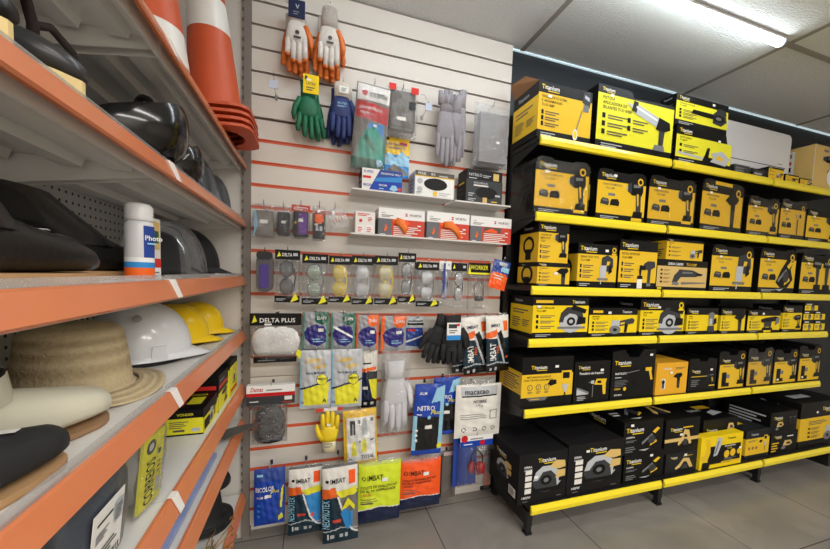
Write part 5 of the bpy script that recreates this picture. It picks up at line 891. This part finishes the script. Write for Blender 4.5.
m = M(); m.box(-p.w*.44, p.w*.42, -.012, .012, p.h*.04, p.h*.9, fab('brown_grey', (98, 88, 82))); m.build('folded_cloth', p.o); bag(p, .016, 86)
m = M(); m.pr([('r', 0, .3, 1, .9, 'l'), ('ln', .1, .4, .8, .8, 2, 'f')], (-p.w*.4, -.019, p.h*.9), (1, 0, 0), (0, 0, 1), p.w*.9, .03); m.build('printed_label', p.o)
p = hang('accessory_pack', 'small clear pack at the right bottom corner of the slatted wall', 'small pack', (484, 452, 490, 488), 1.68, None)
m = M(); m.box(-.012, .012, -.008, .008, p.h*.1, p.h*.7, mat('orange_part', (214, 104, 40), .5)); m.build('insert', p.o); bag(p, .012, 87)
# ---------------------------------------------------------------- goods on the left shelving
def rb(*a): return Matrix.Rotation(*a)
# traffic cones on the top shelf
cno = mat('cone_orange', (196, 82, 40), .5, noise=.06); cnw = mat('cone_white', (226, 224, 218), .35)
def cone(loc, rot, label, full=True, group='traffic cones on the top shelf', a=.134, bands=((.29, .40), (.53, .62))):
    o = empty('traffic_cone', loc, label, 'traffic cone', group, rot)
    m = M(); c = .035; T_ = [2*PI*(k+.5)/32 for k in range(32)]
    def edge(t):                                               # outline of the chamfered square plate in direction t
        ct, st = abs(math.cos(t)), abs(math.sin(t)); r = min(a/max(ct, 1e-6), a/max(st, 1e-6), (2*a-c)/(ct+st)); return r*math.cos(t), r*math.sin(t)
    inn = [(.092*math.cos(t), .092*math.sin(t)) for t in T_]; out = [edge(t) for t in T_]
    m.loft([[(x, y, 0) for x, y in inn], [(x, y, 0) for x, y in out], [(x, y, .010) for x, y in out], [(x, y, .010) for x, y in inn]], cno, cap=False, smooth=False); m.build('base_plate', o)
    R0, R1, HH = .092, .036, .74
    def rr(z): return R0+(R1-R0)*z/HH
    if full:
        m = M(); m.lathe([(rr(z), z) for z in (.010, .30, .50, .62, .74)]+[(rr(.74)-.003, .74)]+[(rr(z)-.004, z) for z in (.62, .3, .012)], cno, 40, cap=False); m.build('cone_body', o)
        for z0, z1 in bands: m = M(); m.lathe([(rr(z0)+.0008, z0), (rr(z1)+.0008, z1)], cnw, 40, cap=False); m.build('reflective_band', o, label='white reflective band')
    else:
        m = M(); m.lathe([(R0, .010), (R0-.003, .020), (R0-.007, .020), (R0-.004, .008)], cno, 40, cap=False); m.build('cone_collar', o)
    return o
ax = Vector((-.035, -.008, .48)).normalized(); q = Vector((0, 0, 1)).rotation_difference(ax).to_euler()
b0 = Vector((-.352, 1.468, 1.7955))
for k in range(4):
    cone(b0+ax*(.0225*k), (q.x, q.y, q.z), ('lowest orange cone base in the stack of four, overhanging the shelf edge', 'second orange cone base from the bottom of the stack of four', 'third orange cone base from the bottom of the stack of four', 'orange traffic cone with white bands standing on top of the stack of cone bases')[k], k == 3)
ax2 = Vector((-.03, -.0, .48)).normalized(); q2 = Vector((0, 0, 1)).rotation_difference(ax2).to_euler()
cone(Vector((-.445, 1.20, 1.7915)), (q2.x, q2.y, q2.z), 'orange traffic cone with white bands nearer the camera than the stacked cones', a=.112, bands=((.09, .19), (.33, .42)))

# shoes: rings along the foot, heel at y=0, toe at y=L; u = height profile
def shoe(name, loc, rotz, L, W, label, upper, sole, soleh=.022, hts=None, shaft=None, group=None, sticker=None, cat='shoe', tipz=0, slope=0):
    o = empty(name, loc, label, cat, group, (0, 0, rotz))
    hts = hts or [.062, .070, .066, .060, .060, .064, .060, .050, .036, .022]
    wf = [.34, .66, .72, .70, .74, .86, .98, .96, .74, .30]; ys = [0, .05, .16, .30, .44, .58, .72, .84, .94, 1.0]
    m = M(); rings = []
    for yy, h, w_ in zip(ys, hts, wf):
        r = []; 
        for k in range(20):
            t = 2*PI*k/20; x = math.cos(t)*W/2*w_*(1.0 if math.sin(t) < 0 else 1-.22*math.sin(t)**2); z = soleh+.001+(h*.5+h*.5*math.copysign(abs(math.sin(t))**.75, math.sin(t)))
            r.append((x, yy*L, z+tipz*max(0, yy-.8)*5))
        rings.append(r)
    m.loft(rings, upper); 
    if shaft:
        rr = []
        for (yc, z, ra, rb_) in shaft: rr.append([(ra*math.cos(2*PI*k/20), yc+rb_*math.sin(2*PI*k/20), z+slope*(z > .1)*math.sin(2*PI*k/20)) for k in range(20)])
        m.loft(rr, upper, cap=False)
        (yc, z, ra, rb_) = shaft[-1]
        m.loft([[(ra*s*math.cos(2*PI*k/20), yc+rb_*s*math.sin(2*PI*k/20), z-dz+slope*math.sin(2*PI*k/20)) for k in range(20)] for s, dz in ((1, 0), (.93, 0), (.90, .05))], mat('shoe_lining', (30, 28, 28), .9), cap=True)
    m.build('upper', o)
    m = M(); out = []
    for s in (1, -1):
        seq = []
        for k in range(41):
            yy = .5-.5*math.cos(PI*k/40); i = max(q for q in range(len(ys)-1) if ys[q] <= yy+1e-9); f_ = (yy-ys[i])/(ys[i+1]-ys[i]); w_ = wf[i]+(wf[i+1]-wf[i])*f_
            seq.append((yy, min(w_, 1.0)*min(1, math.sqrt(max(0, 1-((yy-.86)/.145)**2)) if yy > .86 else 1)*min(1, (math.sqrt(max(0, 1-((.10-yy)/.11)**2)) if yy < .10 else 1))))
        seq = seq if s > 0 else seq[::-1]
        out += [(s*W/2*max(w_, .02)*1.05, yy*L*1.01-.003) for yy, w_ in seq]
    rings = [[(x*f_, y, z+tipz*max(0, y/L-.8)*5) for x, y in out] for z, f_ in ((0, .95), (.004, 1), (soleh, 1.0))]
    m.loft(rings, sole, smooth=False); m.build('sole', o)
    if sticker:
        u, v = sticker; h = hts[6]; s = M(); s.T = Matrix.Translation((W*u, L*v, soleh+h+.0035)) @ rb(.3, 4, 'Z') @ rb(-.06, 4, 'X'); s.box(-.009, .009, -.006, .006, 0, .0008, stick); s.build('price_sticker', o)
    return o
blkl = mat('black_leather', (15, 15, 16), .42, noise=.2, bump=.12, bscale=90); tan = mat('tan_sole', (176, 138, 96), .7, noise=.1); creams = mat('cream_sole', (222, 198, 138), .6, noise=.06)
tB, tC, tD, tE, tF, tG = [top(s)+.0008 for s in 'BCDEFG']
SH = 'work shoes on the left shelving'
shoe('work_shoe', (-.600, .506, tB), -PI/2, .275, .085, 'dark work shoe with a cream sole nearest the camera on the second shelf down', blkl, creams, .040, group=SH)
shoe('work_shoe', (-.600, .630, tB), -PI/2, .275, .085, 'dark grey work shoe with a cream sole second along the second shelf down', mat('grey_black', (52, 52, 54), .35), creams, .040, group=SH)
lc = mat('lace_brown', (40, 28, 26), .8)
m = M(); m.tube([(0, 0, 0), (.008, .03, .035), (.010, .07, .050), (.004, .095, .020), (.0, .10, -.010)], .0070, lc, 8); m.tube([(.004, .095, .02), (.01, .12, .034), (.014, .16, .022), (.012, .175, -.006)], .0060, lc, 8)
tag(m.build('shoe_lace', None, (-.40, .560, tB+.100)), 'brown black lace looping up from the nearest shoe', 'shoe lace')
bsh = [(.05, .055, .045, .052), (.045, .09, .044, .055), (.02, .125, .046, .062), (.0, .15, .047, .066)]
shoe('rubber_boot', (-.378, .405, tC), -.02, .29, .105, 'front black slip-on boot with a tan sole and a small white sticker', blkl, tan, .018, [.07, .085, .09, .084, .074, .064, .056, .046, .034, .020], [(.085, .07, .043, .075), (.06, .10, .043, .072), (.02, .13, .044, .07)], SH, (.12, .66), 'boot')
shoe('rubber_boot', (-.462, .74, tC), -.10, .30, .105, 'rear black slip-on boot whose toe points at the spray can', blkl, tan, .018, [.07, .085, .09, .09, .082, .066, .056, .046, .034, .020], [(.11, .07, .045, .085), (.05, .10, .045, .085), (-.02, .13, .046, .085), (-.06, .15, .046, .085)], SH, None, 'boot')
ivo = mat('ivory_rubber', (214, 210, 190), .42, noise=.04)
shoe('rubber_clog', (-.486, .480, tD), -.38, .300, .100, 'ivory white rubber clog with a tan sole beside the straw hat', ivo, mat('tan_sole_dark', (150, 116, 82), .7), .011, [.085, .098, .098, .096, .090, .082, .070, .060, .050, .030], [(.085, .085, .046, .080), (.080, .108, .043, .078)], SH, None, 'shoe', slope=.022)
shoe('work_shoe', (-.387, .342, tD), -.13, .262, .076, 'black slip-on shoe with a tan sole and white sticker before the ivory clog', mat('black_suede', (30, 30, 33), .8, noise=.2), tan, .012, [.06, .07, .07, .066, .064, .062, .058, .052, .044, .028], None, SH, (.06, .72))

# welding masks and face shields on the second shelf
glb = mat('gloss_black', (16, 16, 18), .18, coat=.4); mtb = mat('matte_black', (24, 24, 26), .6); vis = clear('grey_visor', (70, 74, 78), .72, .12, bump=0); visc = clear('clear_visor', (130, 130, 132), .22, .06, bump=0)
def mask(loc, rot, label, s=1.0):
    o = empty('welding_mask', loc, label, 'welding mask', 'welding masks and shields on the second shelf', rot)
    m = M(); rings = []
    for z, a, b, yo in ((0, .085, .075, 0), (.03, .098, .092, 0), (.08, .105, .105, 0), (.13, .100, .104, -.004), (.17, .085, .090, -.012), (.195, .055, .060, -.022), (.205, .01, .012, -.03)):
        rings.append([(a*s*math.cos(t), (b*math.sin(t)+yo)*s, z*s) for t in [-.35+(PI+.7)*k/22 for k in range(23)]])
    m.loft(rings, glb, cap=False, closed=False)
    rings2 = [[(x*.97, y*.97-.002, z) for x, y, z in r] for r in rings]; m.loft(rings2, mtb, cap=False, closed=False); m.build('shell', o)
    m = M(); m.prism(rrect(-.052*s, .052*s, .085*s, .145*s, .008), 'y', .096*s, .113*s, mtb); wf_ = m.build('window_frame', o)
    m = M(); m.prism(rrect(-.044*s, .044*s, .092*s, .138*s, .004), 'y', .1132*s, .115*s, mat('welding_glass', (12, 26, 20), .08)); m.build('window_glass', wf_)
    m = M(); m.tube([(.088*s*math.cos(t), .07*s*math.sin(t), .12*s) for t in [PI+PI*k/16 for k in range(17)]], .008*s, mtb, 8); m.build('headband', o)
    return o
o = mask((-.405, .905, tB+.012), (-1.25, .0, -.95), 'glossy black welding mask with a small white sticker, lying tilted on the second shelf down', .92)
m = M(); m.box(-.016, .016, -.010, .010, 0, .001, stick); s_ = m.build('price_sticker', o); s_.location = (.0, .066, .162); s_.rotation_euler = (-.95, 0, .1); settle(o, -.410, .975, tB)
settle(mask((-.385, 1.09, tB+.01), (-1.1, 0, -.9), 'smaller black welding mask behind the stickered one', .70), -.40, 1.165, tB)
settle(mask((-.47, .72, tB+.01), (-1.0, 0, -.8), 'black welding mask behind the cream soled shoes', .74), -.52, .80, tB)
def shield(loc, rot, label, mt, r=.13, h=.15, brow=True):
    o = empty('face_shield', loc, label, 'face shield', 'curved face shields on the left shelving', rot)
    m = M(); rings = []
    for k in range(9):
        f = k/8; rr = r*math.cos(f*1.15)
        rings.append([(rr*math.cos(t), rr*.95*math.sin(t), h*math.sin(f*1.4)/math.sin(1.4)) for t in [-.2+(PI+.4)*j/22 for j in range(23)]])
    m.loft(rings, mt, cap=False, closed=False); m.build('visor', o)
    if brow:
        m = M(); P = [((r+.004)*math.cos(t), (r*.95+.004)*math.sin(t), 0) for t in [-.2+(PI+.4)*j/22 for j in range(23)]]; m.tube(P, .006, mtb, 8); m.build('brow_rim', o)
    return o
settle(shield((-.395, 1.29, tB+.008), (0, 0, -.9), 'dark grey curved face shield over the second shelf edge', vis, .118, .165), -.428, 1.37, tB)
settle(shield((-.388, 1.545, tB+.008), (0, 0, -.9), 'dark grey curved face shield nearest the slatted wall', vis, .098, .15), -.415, 1.59, tB)
settle(shield((-.425, 1.185, tC+.008), (0, 0, -.6), 'clear smoky face shield standing behind the spray can', visc, .138, .168), -.455, 1.235, tC)
# black brimmed helmet, spray can and carton on the third shelf
def helmet(loc, rot, label, shell, group, s=1.0, inner=True, name='hard_hat', cat='hard hat'):
    o = empty(name, loc, label, cat, group, (0, 0, rot)); a, b, h = .108*s, .132*s, .150*s
    def hz(f): return h*math.sin(f*PI/2)
    m = M(); rings = []
    for k in range(13):
        f = k/12; cr_ = max(.001, math.cos(f*PI/2))**.85
        ring = []
        for j in range(40):
            t = 2*PI*j/40; rid = 1+.025*max(0, math.cos(4*(t-PI/2)))*(f < .95)*(.3+f)
            ring.append((a*cr_*math.cos(t)*rid, b*cr_*math.sin(t)*rid, .022*s+hz(f)*(1+.02*(abs(math.cos(t)) < .3))))
        rings.append(ring)
    m.loft([[(x*1.0, y, .010*s) for x, y, z in rings[0]]]+rings, shell); sh_ = m.build('shell', o)
    m = M(); out = []                                            # brim: narrow all round, long peak in front (+y)
    for j in range(40):
        t = 2*PI*j/40; pk = max(0, math.sin(t))**3; out.append((math.cos(t)*(a+.008*s), math.sin(t)*(b+.008*s+.052*s*pk), -.010*s*pk))
    inn = [(a*.98*math.cos(2*PI*j/40), b*.98*math.sin(2*PI*j/40), .012*s) for j in range(40)]
    m.loft([[(x, y, z+.016*s) for x, y, z in inn], [(x, y, z+.013*s) for x, y, z in out], [(x, y, z+.010*s) for x, y, z in out], [(x, y, z) for x, y, z in inn]], shell, cap=False); m.build('brim_peak', o)
    for sg in (-1, 1):
        m = M(); m.T = Matrix.Translation((sg*a*.98, .03*s, .032*s)); m.prism([(-.020*s, -.018*s), (.020*s, -.018*s), (.016*s, .022*s), (-.016*s, .022*s)], 'x', -.006*s, .006*s, shell); m.build('side_slot', sh_)
    if inner:
        m = M(); m.lathe([(a*.86, -.006), (a*.90, .012), (a*.88, .012), (a*.84, -.006)], mtb, 28, (0, 0, 0), 1, b/a, cap=False); m.build('suspension_band', o, label='black suspension band')
    return o
HG = 'hard hats on the middle left shelf'
ypl = mat('helmet_yellow', (246, 204, 10), .25, coat=.3); wpl = mat('helmet_white', (224, 226, 228), .22, coat=.3)
o = helmet((-.440, 1.085, tD+.0068), -1.05, 'glossy white hard hat beside the straw hat', wpl, HG, .98)
m = M(); m.T = Matrix.Rotation(.95, 4, 'Y'); m.lathe([(.010, 0), (.010, .0012), (.0005, .0012)], mat('emblem_grey', (170, 172, 174), .4), 16, (-.058, -.015, .146)); m.build('round_emblem', [c for c in o.children if c.name.startswith('shell')][0]); settle(o, -.470, 1.175, tD)
settle(helmet((-.430, 1.335, tD+.0068), -1.15, 'yellow hard hat between the white one and the other yellow one', ypl, HG, .82), -.462, 1.408, tD)
settle(helmet((-.418, 1.565, tD+.0068), -1.25, 'yellow hard hat nearest the slatted wall', ypl, HG, .77), -.448, 1.602, tD)
settle(helmet((-.430, 1.49, tC+.0068), -1.1, 'matte black brimmed helmet at the far end of the shelf with the boots', mtb, None, 1.05, name='black_helmet', cat='helmet'), -.482, 1.535, tC)
o = empty('spray_can', (-.362, .875, tC), 'white and orange aerosol can on the shelf with the boots', 'spray can')
m = M(); m.lathe([(.024, 0), (.026, .003), (.026, .118), (.024, .126), (.019, .130)], mat('can_white', (214, 214, 216), .3), 32)
for z0, z1, c in ((.050, .118, 'i'), (.040, .050, 'w'), (.028, .040, 'c'), (.004, .028, 'o')):
    m.lathe([(.0263, z0), (.0263, z1)], pm(c), 32, cap=False) if c != 'i' else m.loft([[(.0263*math.cos(t), .0263*math.sin(t), z) for t in [-.9+1.7*k/14 for k in range(15)]] for z in (z0, z1)], pm('i'), cap=False, closed=False)
m.pr([('t', 'Photo', .1, .35, .3, 'w', .8), ('ln', .2, .1, .8, .3, 1, 'a')], (.016, -.0235, .075), Vector((.72, .69, 0)).normalized(), (0, 0, 1), .040, .035); m.build('can_body', o)
m = M(); m.lathe([(.0245, .128), (.025, .134), (.025, .158), (.020, .165), (.001, .166)], mat('cap_white', (226, 226, 226), .3), 28); m.build('cap', o)
m = M(); m.box(-.012, .012, -.03, .03, 0, .145, pm('h')); m.pr([('r', 0, 0, 1, .2, 'w'), ('r', 0, .2, 1, .35, 'f'), ('r', .1, .5, .9, .95, 'p'), ('r', .3, .6, .8, .8, 's'), ('c', .3, .4, .12, 'f'), ('ln', .1, .05, .9, .16, 2, 'g')], (.012, -.03, 0), (0, 1, 0), (0, 0, 1), .06, .145)
tag(m.build('slim_carton', None, (-.372, .945, tC)), 'slim printed carton with red and green patches behind the spray can', 'carton')
# straw hats
def straw_mat():
    m = mat('straw', (196, 170, 122), .8); nt = m.node_tree; b = nt.nodes['Principled BSDF']; tc = nt.nodes.new('ShaderNodeTexCoord')
    wv = nt.nodes.new('ShaderNodeTexWave'); wv.wave_type = 'RINGS'; wv.rings_direction = 'SPHERICAL'; wv.inputs['Scale'].default_value = 17; wv.inputs['Distortion'].default_value = .6; wv.inputs['Detail Scale'].default_value = 8
    w2 = nt.nodes.new('ShaderNodeTexNoise'); w2.inputs['Scale'].default_value = 110
    rp = nt.nodes.new('ShaderNodeMixRGB'); rp.inputs[1].default_value = tuple(lin(v) for v in (160, 138, 104))+(1,); rp.inputs[2].default_value = tuple(lin(v) for v in (210, 192, 154))+(1,)
    ad = nt.nodes.new('ShaderNodeMath'); ad.operation = 'MULTIPLY_ADD'; ad.inputs[1].default_value = .6
    nt.links.new(tc.outputs['Object'], wv.inputs[0]); nt.links.new(tc.outputs['Object'], w2.inputs[0]); nt.links.new(w2.outputs[0], ad.inputs[0]); 
    ml = nt.nodes.new('ShaderNodeMath'); ml.operation = 'MULTIPLY'; ml.inputs[1].default_value = .5; nt.links.new(wv.outputs['Fac'], ml.inputs[0]); nt.links.new(ml.outputs[0], ad.inputs[2])
    nt.links.new(ad.outputs[0], rp.inputs[0]); nt.links.new(rp.outputs[0], b.inputs['Base Color'])
    bp = nt.nodes.new('ShaderNodeBump'); bp.inputs['Strength'].default_value = .8; bp.inputs['Distance'].default_value = .008; nt.links.new(ad.outputs[0], bp.inputs['Height']); nt.links.new(bp.outputs[0], b.inputs['Normal'])
    return m
stw = straw_mat()
def hat(loc, rot, label, mt, name='straw_hat', R=.175, rc=.092, hc=.115, group=None, droop=.018, cat='straw hat'):
    o = empty(name, loc, label, cat, group, rot)
    m = M(); prof = [(rc+.012, .010), (rc+.002, .018), (rc, .04), (rc-.004, .075), (rc-.012, hc-.015), (rc-.030, hc-.002), (.045, hc+.002), (.001, hc+.003)]
    m.lathe(prof, mt, 48, cap=False); m.lathe([(r-.003, z-.003) for r, z in prof[:-1]]+[(.001, hc)], mt, 48, cap=False); m.build('crown', o)
    m = M(); rings = []
    for r, z in ((rc+.0122, .0125), (rc+.03, .010), (R*.8, .008), (R, .0), (R, -.003), (R*.8, .004), (rc+.03, .006), (rc+.0122, .009)):
        rings.append([(r*math.cos(t), r*math.sin(t), z+.003+(droop*(1-math.cos(2*t))*.5+.006*math.sin(3*t))*max(0, (r-rc)/(R-rc))) for t in [2*PI*k/48 for k in range(48)]])
    m.loft(rings, mt, cap=False); m.build('brim', o)
    return o
settle(hat((-.462, .775, tD+.008), (0, 0, 0), 'woven straw hat with a wide brim beside the white hard hat', stw, group='straw hats', droop=.012, R=.158, rc=.095, hc=.150), -.490, .892, tD)
settle(hat((-.520, .455, tD+.008), (0, 1.3, .0), 'woven straw hat at the left edge of the photo behind the ivory clog', stw, group='straw hats', R=.115, rc=.07, hc=.09), -.585, .56, tD)
# fifth shelf: cartons and bagged clothes
def lbox(x0, x1, y0, y1, z, h, front, side, topp, label, base='k', group='small tool cartons on the lower left shelf'):
    m = M(); wy, wx = y1-y0, x1-x0; m.box(-wx/2, wx/2, -wy/2, wy/2, 0, h, pm(base))
    m.pr(front, (wx/2, -wy/2, 0), (0, 1, 0), (0, 0, 1), wy, h); m.pr(side, (-wx/2, -wy/2, 0), (1, 0, 0), (0, 0, 1), wx, h); m.pr(topp, (-wx/2, -wy/2, h), (1, 0, 0), (0, 1, 0), wx, wy)
    o = m.build('small_carton', None, ((x0+x1)/2, (y0+y1)/2, z)); return tag(o, label, 'carton', group)
sd = [('r', 0, .06, 1, .68, 'u'), ('ln', .1, .3, .6, .6, 4, 'j'), ('r', .68, .14, .92, .28, 'l'), ('t', 'VONDER', .3, .78, .10, 'u', .5), ('r', .2, .16, .5, .24, 'j')]
lbox(-.435, -.330, 1.195, 1.36, tE, .082, [('r', 0, .0, 1, .62, 'u'), ('i', 'grind', .4, .1, .95, .9), ('r', .04, .1, .4, .5, 'k')], sd, [('r', .4, .3, .8, .7, 'u'), ('t', 'VONDER', .2, .8, .08, 'u', .6), ('r', .1, .2, .35, .5, 'f')], 'black and yellow carton lying nearest the camera on the lower left shelf')
lbox(-.425, -.328, 1.365, 1.51, tE, .085, [('r', 0, 0, 1, .8, 'u'), ('i', 'drill', .3, .1, .9, .8)], sd, [('r', .2, .2, .7, .7, 'm')], 'yellow carton in the middle of the lower left shelf')
lbox(-.420, -.326, 1.366, 1.505, tE+.0858, .05, [('r', 0, 0, 1, .25, 'f'), ('ln', .1, .5, .8, .8, 1, 'g')], [('r', .1, 0, .9, .3, 'f')], [('r', .2, .2, .7, .7, 'd')], 'black and red carton lying on the middle yellow carton')
lbox(-.410, -.322, 1.515, 1.655, tE, .145, [('r', 0, .0, 1, .86, 'u'), ('i', 'tool', .2, .3, .9, .8), ('r', .1, .1, .9, .2, 'f')], [('r', 0, 0, 1, .8, 'u')], [('r', .1, .1, .9, .9, 'k')], 'tall yellow carton at the far end of the lower left shelf')
gb = mat('bag_grey', (70, 76, 86), .28, bump=.5, bscale=18)
o = empty('garment_bag', (-.345, .70, tE), 'dark grey plastic bag with a white shipping label on the lower left shelf', 'bagged garment', None, (0, .10, 0))
m = M(); rings = []
for z, ax_, ay in ((0, .03, .085), (.02, .040, .092), (.09, .042, .094), (.15, .036, .092), (.185, .012, .090), (.19, .004, .088)):
    rings.append([(ax_*math.copysign(abs(math.cos(t))**.6, math.cos(t)), ay*math.copysign(abs(math.sin(t))**.6, math.sin(t)), z) for t in [2*PI*k/28 for k in range(28)]])
m.loft(rings, gb); m.build('plastic_bag', o)
settle(o, -.368, .665, tE)
m = M(); m.box(.0425, .0435, -.055, .035, .035, .145, stick); m.pr([('r', .12, .78, .62, .82, 'k'), ('ln', .1, .52, .5, .68, 4, 'd'), ('ln', .1, .2, .9, .40, 3, 'd')]+[('r', .1+.06*i, .06, .1+.06*i+(.03 if i % 3 else .045), .16, 'k') for i in range(13)]+[('r', .64, .56, .90, .90, 'l'), ('ln', .66, .6, .88, .86, 5, 'k')], (.0436, -.055, .035), (0, 1, 0), (0, 0, 1), .09, .11); m.build('shipping_label', o, label='white shipping label with bars')
o = empty('strap_pack', (-.342, .838, tE), 'clear pack with a yellow card of straps leaning by the grey bag', 'card pack', None, (0, .10, -.15))
m = M(); m.box(-.003, .003, -.036, .036, .012, .175, pm('u')); m.pr([('t', 'CORREIOS', .62, .04, .19, 'k', .62, PI/2), ('c', .36, .84, .22, 'd'), ('c', .36, .84, .12, 'l'), ('c', .78, .70, .10, 's'), ('r', .72, .12, .92, .34, 'l'), ('ln', .72, .4, .92, .6, 3, 'e')], (.003, -.036, .012), (0, 1, 0), (0, 0, 1), .072, .163); m.build('yellow_card', o, label='yellow printed card')
m = M(); m.T = rb(PI/2, 4, 'Z'); m.sheet(.084, .19, .014, bagm, seed=91); m.build('clear_bag', o)
o = empty('yellow_bag', (-.345, .470, tE), 'bright yellow bag partly hidden behind the orange rail at lower left', 'bag')
m = M(); m.loft([[(a_*math.cos(t), b_*math.sin(t), z) for t in [2*PI*k/24 for k in range(24)]] for z, a_, b_ in ((0, .03, .055), (.03, .04, .065), (.10, .038, .064), (.15, .015, .06))], mat('bag_yellow', (240, 206, 20), .35, bump=.4, bscale=20)); m.build('bag_body', o)
# sixth shelf: wrapped sheet pack and trowel
m = M(); m.prism([(-.045, 0), (.035, 0), (.042, .006), (.042, .020), (.03, .027), (-.04, .026)], 'y', -.33, .33, mat('blue_film', (132, 148, 196), .2, noise=.3, nscale=10, bump=.5, bscale=25))
tag(m.build('film_roll', None, (-.372, 1.02, tF)), 'long flat pack wrapped in bluish film along the narrow lower shelf', 'wrapped pack')
o = empty('trowel', (-.335, 1.50, tF), 'steel trowel blade sticking out over the narrow lower shelf rail', 'trowel', None, (0, .0, -.95))
m = M(); m.prism([(-.045, -.02), (.045, -.02), (.030, .08), (.004, .150), (-.004, .150), (-.030, .08)], 'z', .020, .0225, mat('steel', (150, 148, 142), .35, .8, noise=.1)); m.build('blade', o)
m = M(); m.tube([(0, -.015, .023), (0, -.04, .040), (0, -.06, .042)], .005, chrome, 8); m.build('tang', o)
m = M(); m.tube([(0, -.06, .042), (0, -.075, .042), (0, -.12, .043), (0, -.15, .040)], [.010, .014, .015, .010], mat('wood_handle', (150, 104, 60), .55), 12); m.build('handle', o)
m = M(); m.box(-.02, .02, -.10, -.06, .0, .0262, mat('wood_block', (150, 118, 80), .7)); m.build('rest_block', o)
# base shelf: black hats and brass wire hooks
blh = mat('black_felt', (24, 24, 25), .7)
hat((-.425, 1.515, tG+.008), (0, 0, 0), 'lower of two stacked black rubber hats on the bottom shelf', blh, 'rubber_hat', .115, .075, .15, 'black rubber hats', .0, 'hat')
hat((-.425, 1.515, tG+.170), (0, 0, .5), 'upper of two stacked black rubber hats on the bottom shelf', blh, 'rubber_hat', .105, .07, .13, 'black rubber hats', .0, 'hat')
brs = mat('brass_wire', (168, 132, 74), .3, .9)
for k in range(8):
    a_ = -.9+.25*k; x, y = -.352+.008*(k % 3), 1.16+.028*k; m = M()
    ca, sa = math.cos(a_), math.sin(a_); pts = [(0, 0, .003), (.06, .004, .02), (.10, 0, .030), (.115, .0, .045), (.105, 0, .062), (.088, 0, .058)]
    m.tube([(px*ca*.7, px*sa+py, pz+.006*(k % 2)) for px, py, pz in pts], .0024, brs, 6)
    m.tube([(0, 0, .003), (-.012, .02, .022), (-.004, .045, .05)], .0024, brs, 6)
    tag(m.build('wire_hook', None, (x, y, tG)), 'bent brass wire hook in the tangle on the bottom left shelf', 'wire hook', 'brass wire hooks on the bottom shelf')
